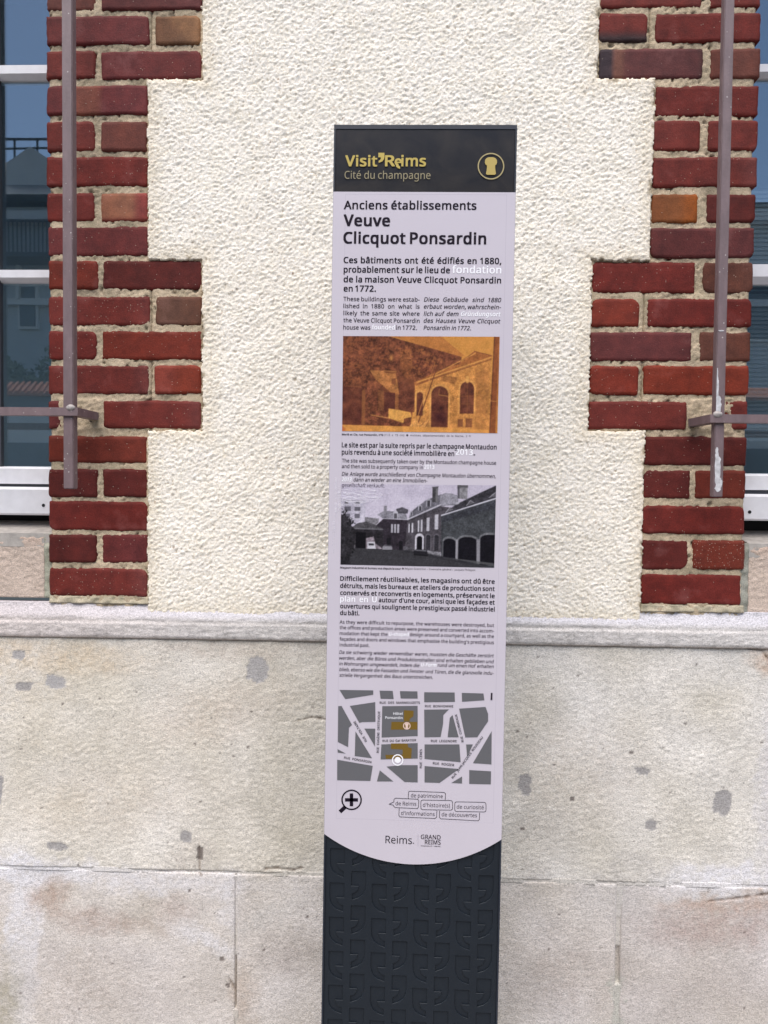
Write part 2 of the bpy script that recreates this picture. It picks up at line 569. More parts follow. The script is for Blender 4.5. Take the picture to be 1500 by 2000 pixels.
bricks_world = []
def make_brick(px0, px1, py0, py1, ck, speck, seed):
    rs = np.random.RandomState(seed)
    cy, cx = (py0 + py1) / 2, (px0 + px1) / 2
    x0 = W(px0, cy)[0]; x1 = W(px1, cy)[0]
    z1 = W(cx, py0)[1]; z0 = W(cx, py1)[1]
    cxw, czw, hw, hh = (x0 + x1) / 2, (z0 + z1) / 2, (x1 - x0) / 2, (z1 - z0) / 2
    bricks_world.append((cxw, czw, hw, hh))
    e = [0, 0.0014, 0.0035, 0.008]
    nxm = max(4, int(2 * hw / 0.011)); nzm = 4
    us = np.array(e[:] + list(np.linspace(0.014, 2 * hw - 0.014, nxm)) + [2 * hw - q for q in e[::-1]]) - hw
    vs = np.array(e[:] + list(np.linspace(0.014, 2 * hh - 0.014, nzm)) + [2 * hh - q for q in e[::-1]]) - hh
    U, V = np.meshgrid(us, vs)
    rads = rs.uniform(0.003, 0.008, 4) + (rs.uniform(0, 1, 4) > 0.86) * 0.009
    dedge = np.minimum(hw - np.abs(U), hh - np.abs(V))
    X = U.copy(); Z = V.copy()
    for q, (sx, sz) in enumerate(((-1, -1), (1, -1), (1, 1), (-1, 1))):
        r = rads[q]
        dx = (U * sx) - (hw - r); dz = (V * sz) - (hh - r)
        m = (dx > 0) & (dz > 0)
        L2 = np.sqrt(dx ** 2 + dz ** 2) + 1e-9
        k = np.maximum(dx, dz) / L2
        X = np.where(m, sx * ((hw - r) + dx * k), X)
        Z = np.where(m, sz * ((hh - r) + dz * k), Z)
    # wavy worn outline
    ph = rs.uniform(0, 6.28, 8)
    wob = lambda t, a: (np.sin(t * 95 + ph[a]) * 0.35 + np.sin(t * 210 + ph[a + 1]) * 0.3 + np.sin(t * 41 + ph[a + 2]) * 0.5)
    wf = sstep(0.012, 0.0, dedge)
    X = X + wf * wob(V, 0) * 0.0009 + wf * rs.normal(0, 0.0003, X.shape)
    Z = Z + wf * wob(U, 3) * 0.0011 + wf * rs.normal(0, 0.00035, X.shape)
    proud = 0.0038 + rs.uniform(-0.001, 0.0015)
    tilt = rs.uniform(-0.010, 0.010, 2)
    Yf = -proud * (0.25 + 0.75 * sstep(0, 0.0030, dedge)) + (U * tilt[0] * 0.4 + V * tilt[1]) + rs.normal(0, 0.00018, X.shape)
    nz, nx = X.shape
    base = np.array(BC[ck]) * np.array([0.66, 0.70, 0.69])
    col = np.tile(base * (1 + rs.uniform(-.07, .07)), (nz, nx, 1))
    # soft colour drift along the brick
    drift = np.sin(U / hw * rs.uniform(1, 3) + ph[5])[..., None] * np.array([0.05, 0.10, 0.13])
    col = col * (1 + drift)
    if ck == 'burnt':
        f = sstep(-0.1, -0.75, V / hh)[..., None]
        col = col * (1 - f) + np.array(rgb(54, 38, 40)) * f
    if ck == 'burnt2':
        f = sstep(-0.66, -0.78, U / hw)[..., None]
        g = (sstep(-0.74, -0.68, U / hw) * sstep(-0.45, -0.6, U / hw))[..., None]
        col = col * (1 - g) + np.array(rgb(112, 72, 60)) * g
        col = col * (1 - f) + np.array(rgb(54, 42, 48)) * f
        f2 = sstep(0.88, 0.97, U / hw)[..., None]
        col = col * (1 - 0.6 * f2) + np.array(rgb(70, 46, 44)) * 0.6 * f2
    if ck == 'tan':
        f = sstep(-0.3, 0.6, U / hw + 0.5 * V / hh)[..., None]
        col = col * (1 - f) + np.array(rgb(134, 96, 66)) * f
    if ck == 'peach':
        f = sstep(0.25, 0.7, U / hw)[..., None]
        col = col * (1 - f) + np.array(rgb(128, 58, 54)) * f
        f = (sstep(-0.6, -0.95, V / hh))[..., None]
        col = col * (1 - f) + np.array(rgb(110, 48, 40)) * f
    if ck == 'orange':
        f = sstep(0.0, 0.9, U / hw)[..., None]
        col = col * (1 - f) + np.array(rgb(150, 80, 30)) * f
    if ck == 'mp':
        f = (sstep(-0.62, -0.55, U / hw) * sstep(0.12, 0.0, U / hw))[..., None]
        col = col * (1 - f) + np.array(rgb(118, 66, 54)) * f
    if ck in ('or2',) and hw < 0.06:
        f = sstep(0.2, -0.5, U / hw)[..., None]
        col = col * (1 - 0.6 * f) + np.array(rgb(136, 64, 54)) * 0.6 * f
    if ck == 'r' and hw > 0.08:
        f = sstep(0.55, 0.95, U / hw)[..., None] * rs.uniform(0, 0.8)
        col = col * (1 - f) + np.array(rgb(108, 60, 58)) * f
    X += cxw; Z += czw
    verts = np.stack([X.ravel(), Yf.ravel(), Z.ravel()], 1)
    cols = np.concatenate([col.reshape(-1, 3), np.full((nz * nx, 1), speck)], 1)
    idx = np.arange(nz * nx).reshape(nz, nx)
    faces = [(int(idx[j, i]), int(idx[j, i + 1]), int(idx[j + 1, i + 1]), int(idx[j + 1, i])) for j in range(nz - 1) for i in range(nx - 1)]
    ring = list(idx[0, :]) + list(idx[1:, -1]) + list(idx[-1, -2::-1]) + list(idx[-2:0:-1, 0])
    n0 = nz * nx; m = len(ring)
    ext = verts[ring].copy(); ext[:, 1] = 0.1
    verts = np.concatenate([verts, ext]); cols = np.concatenate([cols, cols[ring]])
    for i in range(m):
        faces.append((int(ring[(i + 1) % m]), int(ring[i]), n0 + i, n0 + (i + 1) % m))
    faces.append(tuple(n0 + i for i in range(m)))
    loc = (cxw, 0, czw)
    o = mesh_obj('brick', verts.tolist(), faces, M['brick'], None, True, cols, loc=loc)
    o.parent = building
    o.location = Vector(loc) - Vector(BLD)
    return o

k = 0
for rows in (LEFT, RIGHT):
    for (a, b, lst) in rows:
        for (x0, x1, c, s) in lst:
            k += 1
            make_brick(x0, x1, a, b, c, s, 100 + k)

# quoin outlines in world units
def colx(px_list):
    return [W(p, q)[0] for p, q in px_list]
lx_win = W(95, 560)[0]             # window side of the left quoin
rx_win = W(1469, 560)[0]
Lw = W(396, 400)[0]; Ln = W(290, 650)[0]
Rw = W(1160, 500)[0]; Rn = W(1263, 600)[0]
zrow = lambda y: W(700, y)[1]
Z_TOP = 2.95
z_plinth = W(700, 1188)[1] - 0.012
z_a = W(350, 158)[1]; z_b = W(350, 509)[1]; z_c = W(350, 841)[1]      # left steps
z_a2 = W(1220, 156)[1]; z_b2 = W(1210, 511)[1]; z_c2 = W(1200, 841)[1]

# mortar bed of each quoin: one rough recessed sheet with real depth
def mortar_bed(x0, x1, z0, z1, seed, wide, side, patch=None, smears=()):
    dx = 0.003
    nx = int((x1 - x0) / dx) + 1; nz = int((z1 - z0) / dx) + 1
    xs = np.linspace(x0, x1, nx); zs = np.linspace(z0, z1, nz)
    X, Z = np.meshgrid(xs, zs)
    f = field(nx, nz, dx, 0.007, 0.006, 0, seed)
    g = smooth_field(nx, nz, dx, 0.03, seed + 1)
    Y = -0.0008 - 0.0009 * f - 0.0010 * g
    # the jamb edge: mortar pulled back a bit between bricks
    edge = np.minimum(X - x0, x1 - X)
    Y = np.maximum(Y, -0.0021)
    Y = Y + 0.004 * sstep(0.006, 0.0, edge)
    col = np.tile(np.array(rgb(190, 173, 150)), (nz, nx, 1))
    h = smooth_field(nx, nz, dx, 0.05, seed + 2)[..., None]
    col = col * (1 + 0.07 * h)
    # gaps in places, sunk and darker in colour
    gr = sstep(1.5, 2.3, smooth_field(nx, nz, dx, 0.008, seed + 5))
    Y = Y + 0.005 * gr
    col = col * (1 - 0.5 * gr[..., None])
    if patch:
        (ax, az, aw, ah) = patch
        d = np.maximum(np.abs(X - ax) - aw, np.abs(Z - az) - ah)
        m = sstep(0.004, -0.004, d + 0.002 * g)
        Y = Y - 0.0045 * m
        col = col * (1 - m[..., None]) + np.array(rgb(192, 174, 150)) * m[..., None]
    col = np.concatenate([col, np.ones((nz, nx, 1))], 2)
    keep = np.ones((nz - 1, nx - 1), bool)
    return grid_obj('mortar_bed', X, Z, Y, keep, M['mortar'], building, col, BLD, True, back=0.25)

pa = W(163, 810); pb = W(1378, 812)
mortar_bed(lx_win + 0.003, Ln + 0.006, z_plinth, Z_TOP - 0.1, 11, True, -1, (pa[0] - 0.005, pa[1], 0.05, 0.036))
mortar_bed(Rn - 0.006, rx_win - 0.006, z_plinth, Z_TOP - 0.1, 21, True, 1, (pb[0] + 0.01, pb[1], 0.045, 0.036))
# the wider courses reach behind the render edge
for (x0, x1, za, zb, sd_) in ((Ln + 0.006, Lw + 0.004, z_a - 0.004, Z_TOP - 0.1, 31), (Ln + 0.006, Lw + 0.004, z_c - 0.002, z_b + 0.004, 33),
                              (Rw - 0.006, Rn - 0.006, z_a2 - 0.004, Z_TOP - 0.1, 35), (Rw - 0.014, Rn - 0.006, z_c2 - 0.002, z_b2 + 0.004, 37)):
    mortar_bed(x0, x1, za, zb, sd_, False, 0)

# ---- roughcast render panel, modelled relief
def stucco():
    dx = 0.0022
    x0, x1 = Ln - 0.01, Rn + 0.02
    z0, z1 = z_plinth - 0.004, Z_TOP - 0.1
    nx = int((x1 - x0) / dx) + 1; nz = int((z1 - z0) / dx) + 1
    xs = x0 + dx * np.arange(nx); zs = z0 + dx * np.arange(nz)
    X, Z = np.meshgrid(xs, zs)
    e = field(nx, nz, dx, 0.006, 0.006, 0, 5) * 0.0009 + smooth_field(nx, nz, dx, 0.02, 6) * 0.0008
    # edges of the quoins run very slightly out of plumb
    def edge_l(px0, py0, px1, py1):
        a = W(px0, py0); b = W(px1, py1)
        return a[0] + (b[0] - a[0]) * (Z - a[1]) / (b[1] - a[1])
    xl_w = edge_l(396, 60, 396, 700) ; xl_n = edge_l(290, 300, 290, 1000)
    xr_w = edge_l(1168, 60, 1149, 800); xr_n = edge_l(1277, 200, 1252, 1100)
    inner = np.minimum(X - xl_w, xr_w - X)
    lb = np.maximum(np.minimum(z_a - Z, Z - z_b), z_c - Z)           # bands where the left side is narrow
    rb = np.maximum(np.minimum(z_a2 - Z, Z - z_b2), z_c2 - Z)
    midx = (xl_w + xr_w) / 2
    dl = np.maximum(X - xl_w, np.minimum(X - xl_n, lb))
    dr = np.maximum(xr_w - X, np.minimum(xr_n - X, rb))
    d = np.minimum(dl, dr)
    d = np.minimum(d, Z - z0 - 0.004 + 0.02)
    d = d + e
    pa_ = pebbles(nx, nz, dx, 0.0072, 1, 22, 1.4); pb_ = pebbles(nx, nz, dx, 0.0072, 8, -12, 1.4)
    mixm = sstep(-0.6, 0.6, smooth_field(nx, nz, dx, 0.12, 9))
    peb = pa_ * mixm + pb_ * (1 - mixm)
    f1 = bfield(nx, nz, dx, 0.010, 0.0012, 2.0, 20, 1.3, 4)
    f2 = np.minimum(peb * 1.35, 1.0) * 2 - 1 + 0.8 * (np.minimum(pebbles(nx, nz, dx, 0.0115, 18, 10, 1.3) * 1.2, 1) - .5)
    f3 = smooth_field(nx, nz, dx, 0.05, 3)
    h = 0.00070 * f1 + 0.00070 * f2 + 0.0005 * f3
    h = h + 0.0006
    rim = sstep(0.0, 0.010, d)
    h = h * (0.30 + 0.70 * rim)
    Y = -(0.0068 + h)
    Y = np.where(d > 0, Y, 0.012)
    keep0 = d > -dx * 1.6
    keep = keep0[:-1, :-1] & keep0[1:, :-1] & keep0[:-1, 1:] & keep0[1:, 1:]
    base = np.array(rgb(251, 246, 237))
    col = np.tile(base, (nz, nx, 1))
    # shade of the deepest pits painted in tan, stronger in some patches
    pit_shade = sstep(-0.7, -2.3, f1 + 0.5 * f2)[..., None]
    patch = (0.25 + 0.75 * sstep(-0.5, 1.2, smooth_field(nx, nz, dx, 0.05, 14)))[..., None]
    col = col * (1 - 0.6 * pit_shade * patch) + np.array(rgb(180, 158, 124)) * 0.6 * pit_shade * patch
    # warm band near the outer edges and the bottom
    warm = (sstep(0.05, 0.0, d) * 0.35)[..., None]
    col = col * (1 - warm) + np.array(rgb(222, 206, 176)) * warm
    lown = sstep(z0 + 0.05, z0, Z)[..., None] * 0.25
    col = col * (1 - lown) + np.array(rgb(216, 209, 190)) * lown
    # moss and rust specks
    sp = sstep(2.5, 3.1, field(nx, nz, dx, 0.006, 0.006, 0, 40))[..., None]
    col = col * (1 - 0.7 * sp) + np.array(rgb(150, 110, 78)) * 0.7 * sp
    edg = (sstep(0.012, 0.002, d) * sstep(0.6, 1.8, smooth_field(nx, nz, dx, 0.012, 44)))[..., None]
    col = col * (1 - 0.7 * edg) + np.array(rgb(128, 108, 72)) * 0.7 * edg
    return grid_obj('render_panel', X, Z, Y, keep, M['stucco'], building, col, BLD, True)
stucco()

# ---- stone ledge on top of the plinth
def blobs(X, Z, col, lst):
    nz_, nx_ = X.shape
    sdd = int(abs(X[0, 0] * 977 + Z[0, 0] * 131)) + 5
    if min(nz_, nx_) > 16:
        wx = smooth_field(nx_, nz_, 0.0032, 0.03, sdd) * 0.006 + smooth_field(nx_, nz_, 0.0032, 0.008, sdd + 1) * 0.003
        wz = smooth_field(nx_, nz_, 0.0032, 0.03, sdd + 2) * 0.006 + smooth_field(nx_, nz_, 0.0032, 0.008, sdd + 3) * 0.003
        am = np.clip(0.85 + 0.16 * smooth_field(nx_, nz_, 0.0032, 0.012, sdd + 4) + 0.12 * smooth_field(nx_, nz_, 0.0032, 0.004, sdd + 5), 0, 1.1)
    else:
        wx = wz = 0.0; am = 0.78
    for (px, py, rx, ry, ang, c, a, hard) in lst:
        a = a * am
        cx, cz = W(px, py)
        cx = cx + wx; cz = cz + wz
        s = DIST / FPX
        t = math.radians(ang)
        u = (X - cx) * math.cos(t) - (Z - cz) * math.sin(t)
        v = (X - cx) * math.sin(t) + (Z - cz) * math.cos(t)
        r = np.sqrt((u / (rx * s)) ** 2 + (v / (ry * s)) ** 2)
        m = (sstep(1.0 + hard, 1.0 - hard, r) * a)[..., None]
        col = col * (1 - m) + np.array(c) * m
    return col

XL, XR = -2.3, 2.3
def ledge():
    dx = 0.0032
    # profile along z: lower vertical face, then a rounded slope back to the wall
    zb = W(700, 1251)[1]; zt = z_plinth + 0.016
    nprof = 34
    t = np.linspace(0, 1, nprof)
    zs = zb + (zt - zb) * t
    nx = int((1.15 + 1.15) / dx)
    xs = np.linspace(-1.15, 1.15, nx)
    X, Z = np.meshgrid(xs, zs)
    T = np.repeat(t[:, None], nx, 1)
    f = bfield(nx, nprof, dx, 0.02, 0.003, 1.4, 0, 1.6, 51)
    f2 = smooth_field(nx, nprof, dx, 0.04, 52)
    g = smooth_field(nx, nprof * 1, dx, 0.05, 53)
    Y = -0.020 + 0.003 * sstep(0.10, 0.0, T) + 0.004 * sstep(0.42, 0.5, T) + 0.016 * sstep(0.55, 1.0, T)
    Y = Y - 0.0004 * f - 0.0006 * f2
    col = np.tile(np.array(rgb(212, 208, 206)), (nprof, nx, 1))
    up = sstep(0.5, 0.72, T)[..., None]
    col = col * (1 - up) + np.array(rgb(206, 204, 210)) * up  # upper slope tinted bluish: sky light put into the colour
    # dark weathered seam between slope and face, and drips under it
    s1 = np.exp(-((T - 0.5 - 0.05 * np.sin(X * 5 + 0.6) - 0.02 * g) / 0.05) ** 2) * (0.55 + 0.35 * g)
    col = col * (1 - 0.30 * np.clip(s1, 0, 1)[..., None])
    dr = sstep(0.1, 1.6, smooth_field(nx, nprof, dx, 0.012, 55) * 0.5 + np.repeat(smooth_field(nx, 2, dx, 0.008, 56)[:1], nprof, 0)) * sstep(0.5, 0.2, T)
    col = col * (1 - 0.16 * dr[..., None])
    s2 = sstep(0.06, 0.0, T)[..., None]
    col = col * (1 - 0.35 * s2) + np.array(rgb(150, 112, 80)) * 0.35 * s2
    pink = sstep(-0.3, -0.9, X)[..., None] * 0.4
    col = col * (1 - pink) + np.array(rgb(206, 190, 184)) * pink
    keep = np.ones((nprof - 1, nx - 1), bool)
    return grid_obj('stone_ledge', X, Z, Y, keep, M['stone'], building, col, BLD, True, back=0.02)
ledge()

# ---- plinth blocks
z_j = W(700, 1706)[1]
z_bot = 0.0
z_upper = W(700, 1251)[1] - 0.0015
STAINS = []
wht = rgb(232, 230, 234); gry = rgb(160, 157, 158); brn_ = rgb(164, 134, 116); och = rgb(214, 190, 158); pk = rgb(188, 164, 156)
def add(*a):
    STAINS.append(a)
add(90, 1275, 190, 34, 4, och, .45, .6)
add(30, 1330, 120, 60, 0, rgb(216, 202, 178), .4, .7)
add(420, 1390, 150, 50, -15, rgb(206, 186, 168), .28, .8)
add(440, 1262, 160, 18, 0, rgb(196, 180, 168), .35, .6)
add(110, 1450, 140, 40, 10, rgb(214, 204, 186), .4, .8)
add(560, 1520, 70, 300, 0, rgb(184, 178, 162), .30, .7)
add(200, 1560, 180, 60, -6, rgb(206, 188, 168), .25, .8)
add(60, 1690, 110, 30, 2, wht, .95, .55)
add(50, 1850, 32, 165, 1, wht, .75, .35)
add(260, 1712, 220, 24, 1, wht, .6, .6)
add(450, 1750, 20, 60, 0, wht, .55, .6)
add(380, 1660, 40, 26, 0, rgb(206, 198, 190), .5, .3)
add(100, 1745, 38, 38, 25, brn_, .55, .6)
add(200, 1795, 110, 22, 5, brn_, .40, .7)
add(345, 1770, 40, 26, 0, pk, .3, .7)
add(400, 1830, 75, 16, 24, wht, .6, .7)
add(230, 1860, 90, 16, 10, rgb(206, 200, 198), .45, .7)
add(520, 1790, 70, 16, -28, rgb(206, 203, 200), .4, .7)
add(560, 1860, 60, 50, 0, rgb(172, 160, 156), .35, .8)
add(480, 1940, 26, 60, 0, rgb(176, 148, 122), .3, .7)
add(15, 1960, 40, 90, 10, rgb(158, 152, 128), .6, .7)
add(160, 1920, 120, 90, 0, rgb(178, 166, 156), .45, .8)
add(330, 1930, 110, 60, 0, rgb(196, 188, 184), .35, .8)
# right side
add(1420, 1712, 130, 28, -3, wht, .9, .55)
add(1490, 1560, 16, 170, 0, rgb(214, 211, 214), .6, .6)
add(1180, 1740, 60, 40, 0, rgb(204, 200, 198), .5, .6)
add(1240, 1790, 60, 30, 0, rgb(204, 198, 196), .4, .7)
add(1420, 1760, 110, 16, -3, rgb(196, 168, 150), .5, .5)
add(1400, 1800, 130, 40, -4, rgb(176, 150, 142), .5, .7)
add(1120, 1500, 120, 90, 0, rgb(206, 190, 172), .25, .8)
add(1060, 1620, 70, 60, 0, rgb(190, 182, 172), .3, .8)
add(1440, 1300, 90, 40, 0, rgb(220, 218, 216), .35, .8)
add(1495, 1290, 30, 26, 0, rgb(196, 160, 130), .5, .6)
add(1100, 1900, 110, 80, 0, rgb(182, 168, 160), .4, .8)
add(1380, 1920, 130, 70, 0, rgb(196, 186, 182), .4, .8)
add(1240, 1690, 70, 20, 0, rgb(178, 174, 172), .4, .5)
add(1046, 1696, 28, 26, 0, rgb(184, 176, 168), .3, .5)
add(1205, 1960, 12, 60, 0, rgb(186, 188, 178), .6, .3)
# filled repair patches (crisp)
rs_p = np.random.RandomState(77)
TINY = [(rs_p.uniform(0, 1500), rs_p.uniform(1270, 1990), rs_p.uniform(1.2, 3.2), rs_p.uniform(1.0, 2.4), rs_p.uniform(-40, 40)) for _ in range(110)]
CRACKS = [[(1400, 1262), (1440, 1259), (1462, 1263), (1484, 1268), (1492, 1280), (1504, 1290)], [(1500, 1740), (1440, 1748), (1380, 1756)],
          [(392, 1650), (392, 1700), (396, 1705)], [(640, 1402), (610, 1398), (585, 1404)], [(520, 1692), (545, 1690), (575, 1694), (592, 1690)], [(450, 1905), (462, 1930)]]
PATCH = [(505, 1306, 20, 25, 0), (52, 1338, 18, 9, -4), (112, 1330, 20, 14, 10), (42, 1277, 14, 9, 0), (366, 1630, 11, 13, 0), (117, 1648, 19, 8, 5),
         (1024, 1528, 13, 20, 0), (1252, 1502, 15, 8, 2), (1407, 1564, 17, 24, 5), (1268, 1607, 10, 11, 10), (2, 1535, 8, 28, 5), (437, 1867, 5, 5, 0),
         (447, 1918, 5, 4, 30), (1116, 1556, 5, 4, 0), (1018, 1615, 5, 3, 20), (393, 1662, 6, 12, 0), (1230, 1466, 5, 2, 0)]

def stone_block(x0, x1, z0, z1, seed, base, rough=1.0):
    dx = 0.0032
    nx = int((x1 - x0) / dx) + 1; nz = int((z1 - z0) / dx) + 1
    X, Z = np.meshgrid(np.linspace(x0, x1, nx), np.linspace(z0, z1, nz))
    f = bfield(nx, nz, dx, 0.014, 0.004, 1.5, 4, 1.9, seed)
    f2 = bfield(nx, nz, dx, 0.006, 0.003, 1.0, 0, 1.0, seed + 1)
    g = smooth_field(nx, nz, dx, 0.08, seed + 2)
    Y = -0.011 - (0.00042 * f * (1.6 - rough) * 1.4 + 0.00028 * f2 * rough) - 0.0008 * g
    edge = np.minimum(np.minimum(X - x0, x1 - X), np.minimum(Z - z0, z1 - Z))
    Y = Y + 0.0007 * sstep(0.004, 0.0, edge + 0.001 * g)
    col = np.tile(np.array(base), (nz, nx, 1))
    c1 = smooth_field(nx, nz, dx, 0.10, seed + 3)[..., None]
    c2 = smooth_field(nx, nz, dx, 0.03, seed + 4)[..., None]
    c3 = smooth_field(nx, nz, dx, 0.012, seed + 6)[..., None]
    col = col * (1 + c1 * np.array([0.035, 0.04, 0.055]) + c2 * 0.025 + c3 * 0.018)
    col = blobs(X, Z, col, STAINS)
    s = DIST / FPX
    wob = smooth_field(nx, nz, dx, 0.006, seed + 7) * 0.10
    for cr in CRACKS:
        for (p, q) in zip(cr[:-1], cr[1:]):
            a0, a1 = W(*p), W(*q)
            dx_, dz_ = a1[0] - a0[0], a1[1] - a0[1]
            t = np.clip(((X - a0[0]) * dx_ + (Z - a0[1]) * dz_) / (dx_ ** 2 + dz_ ** 2), 0, 1)
            d_ = np.hypot(X - a0[0] - t * dx_, Z - a0[1] - t * dz_) + 0.0008 * c3[..., 0]
            m = sstep(0.0032, 0.0004, d_)
            Y = Y + 0.003 * m
            col = col * (1 - 0.55 * m[..., None]) + np.array(rgb(120, 96, 76)) * 0.55 * m[..., None]
    for (px, py, rx, ry, ang) in PATCH + TINY:
        cx, cz = W(px, py)
        t = math.radians(ang)
        u = np.abs((X - cx) * math.cos(t) - (Z - cz) * math.sin(t)) / (rx * s)
        v = np.abs((X - cx) * math.sin(t) + (Z - cz) * math.cos(t)) / (ry * s)
        r = (u ** 3.2 + v ** 3.2) ** (1 / 3.2) + wob
        m = sstep(1.08, 0.92, r)
        Y = Y + 0.0009 * m + 0.0004 * f * m
        c = gry if rx > 6 else rgb(104, 94, 90)
        a = 0.85 if rx > 6 else 0.8
        if px in (505, 112, 42):
            c = rgb(176, 174, 176)
        col = col * (1 - a * m[..., None]) + np.array(c) * a * m[..., None]
    keep = np.ones((nz - 1, nx - 1), bool)
    return grid_obj('stone_block', X, Z, Y, keep, M['stone'], building, col, BLD, True, back=0.2)

JW = 0.004
xa = W(463, 1850)[0]; xb = W(1204, 1850)[0]; xm = W(806, 1450)[0]
up_c = rgb(226, 220, 210); lo_c = rgb(218, 211, 205)
stone_block(-1.15, xm - JW, z_j + 0.0025, z_upper, 61, up_c)
stone_block(xm + JW, 1.15, z_j + 0.0025, z_upper, 71, rgb(226, 221, 213))
stone_block(-1.15, xa - 0.0025, 0.10, z_j - 0.0025, 81, lo_c, 1.2)
stone_block(xa + 0.0025, xb - 0.0055, 0.10, z_j - 0.0025, 91, lo_c, 1.2)
stone_block(xb + 0.0055, 1.15, 0.10, z_j - 0.0025, 101, rgb(209, 202, 197), 1.3)

def joint_filling():
    """lime filling of the plinth joints: flush nearly everywhere, washed out in a few places"""
    for (x0, x1, z0, z1, seed, horiz) in ((-1.15, 1.15, z_j - 0.006, z_j + 0.006, 111, True), (xa - 0.006, xa + 0.006, 0.1, z_j - 0.006, 112, False),
                                          (xb - 0.009, xb + 0.009, 0.1, z_j - 0.006, 113, False), (xm - 0.007, xm + 0.007, z_j + 0.006, z_upper, 114, False)):
        dx = 0.0022
        nx = max(4, int((x1 - x0) / dx) + 1); nz = max(4, int((z1 - z0) / dx) + 1)
        X, Z = np.meshgrid(np.linspace(x0, x1, nx), np.linspace(z0, z1, nz))
        rs = np.random.RandomState(seed)
        g = smooth_field(max(nx, 8), max(nz, 8), dx, 0.02, seed)[:nz, :nx]
        Y = -0.0107 - 0.0004 * g
        col = np.tile(np.array(rgb(213, 208, 201)), (nz, nx, 1))
        col = blobs(X, Z, col, STAINS)
        def slot(px0, py0, px1, py1, depth):
            a = W(px0, py0); b = W(px1, py1)
            if horiz:
                m = sstep(a[0] - .01, a[0], X) * sstep(b[0] + .01, b[0], X)
            else:
                m = sstep(b[1] - .006, b[1], Z) * sstep(a[1] + .01, a[1], Z)
            return m * depth
        if seed == 111:
            Y = Y + slot(315, 1703, 463, 1706, .0035)
        if seed == 112:
            Y = Y + slot(463, 1868, 463, 1960, .013) + slot(463, 1715, 463, 1860, .0025)
        if seed == 113:
            m = slot(1204, 1850, 1204, 1912, .012) + slot(1204, 1790, 1204, 1846, .0018)
            Y = Y + m
        keep = np.ones((nz - 1, nx - 1), bool)
        grid_obj('joint_filling', X, Z, Y, keep, M['stone'], building, col, BLD, True, back=0.15)
joint_filling()

# ---- sill stones beside the quoins with their mortar edges
def sill_stone(px_edge, py_top, py_bot, side, seed):
    xe = W(px_edge, (py_top + py_bot) / 2)[0]
    zt = W(px_edge, py_top)[1]; zb = W(px_edge, py_bot)[1]
    x0, x1 = (-1.15, xe) if side < 0 else (xe, 1.15)
    dx = 0.003
    nx = int((x1 - x0) / dx) + 1; nz = int((zt - zb) / dx) + 1
    X, Z = np.meshgrid(np.linspace(x0, x1, nx), np.linspace(zb, zt, nz))
    f = field(nx, nz, dx, 0.012, 0.006, 0, seed)
    g = smooth_field(nx, nz, dx, 0.05, seed + 1)
    Y = 0.004 - 0.0005 * f - 0.0008 * g
    top = (Z - zb) / (zt - zb)
    Y = Y + 0.004 * sstep(0.92, 1.0, top)
    col = np.tile(np.array(rgb(208, 190, 176)), (nz, nx, 1)) * (1 + 0.03 * g[..., None])
    tt = sstep(0.75, 1.0, top)[..., None] * 0.5
    col = col * (1 - tt) + np.array(rgb(196, 166, 148)) * tt
    o = grid_obj('sill_stone', X, Z, Y, np.ones((nz - 1, nx - 1), bool), M['stone'], building, col, BLD, True, back=0.12)
    # mortar strip between stone and bricks, and bedding on top
    for (ax0, ax1, az0, az1, yy, c) in (((xe + 0.0005, lx_win + 0.004, zb, zt, 0.003, rgb(166, 166, 152)) if side < 0 else (rx_win - 0.028, xe - 0.0005, zb, zt, 0.003, rgb(158, 158, 150))),):
        n1 = max(4, int((ax1 - ax0) / 0.003) + 1); n2 = int((az1 - az0) / 0.003) + 1
        X, Z = np.meshgrid(np.linspace(ax0, ax1, n1), np.linspace(az0, az1, n2))
        g = smooth_field(max(n1, 16), n2, 0.003, 0.01, seed + 9)[:, :n1]
        Y = yy - 0.001 * g
        col = np.tile(np.array(c), (n2, n1, 1))
        grid_obj('mortar_strip', X, Z, Y, np.ones((n2 - 1, n1 - 1), bool), M['mortar'], building, col, BLD, True, back=0.1)
    mb = MB()
    zz = zt
    mb.profile([(0.004, zz), (0.13, zz + 0.022), (0.13, zz - 0.03), (0.004, zz - 0.03)], (-1.15 if side < 0 else xe), (lx_win + 0.002 if side < 0 else 1.15))
    o2 = mb.build('mortar_slope', M['stone_plain'], building, BLD)
M['stone_plain'] = plain('grey_cement', (0.40, 0.37, 0.34), 0.9, var=0.18, vscale=60, bmp=0.6, bscale=300)
sill_stone(85, 1042, 1168, -1, 121)
sill_stone(1463, 1062, 1197, 1, 131)

# cement line over the ledge under the quoins
def bed_line(px0, px1, py, seed, side):
    x0 = W(px0, py)[0]; x1 = W(px1, py)[0]; zc = W((px0 + px1) / 2, py)[1]
    n = int((x1 - x0) / 0.003); m_ = 7
    X, Z = np.meshgrid(np.linspace(x0, x1, n), np.linspace(zc - 0.009, zc + 0.006, m_))
    g = smooth_field(n, 8, 0.003, 0.012, seed)[:m_]
    Y = -0.002 - 0.0016 * g - 0.003 * sstep(zc + .002, zc - 0.008, Z)
    col = np.tile(np.array(rgb(188, 178, 158)), (m_, n, 1)) * (1 - 0.12 * np.clip(g, 0, 2)[..., None])
    grid_obj('bedding_mortar', X, Z, Y, np.ones((m_ - 1, n - 1), bool), M['mortar'], building, col, BLD, True, back=0.03)
bed_line(98, 291, 1170, 141, -1)
bed_line(1250, 1452, 1187, 142, 1)

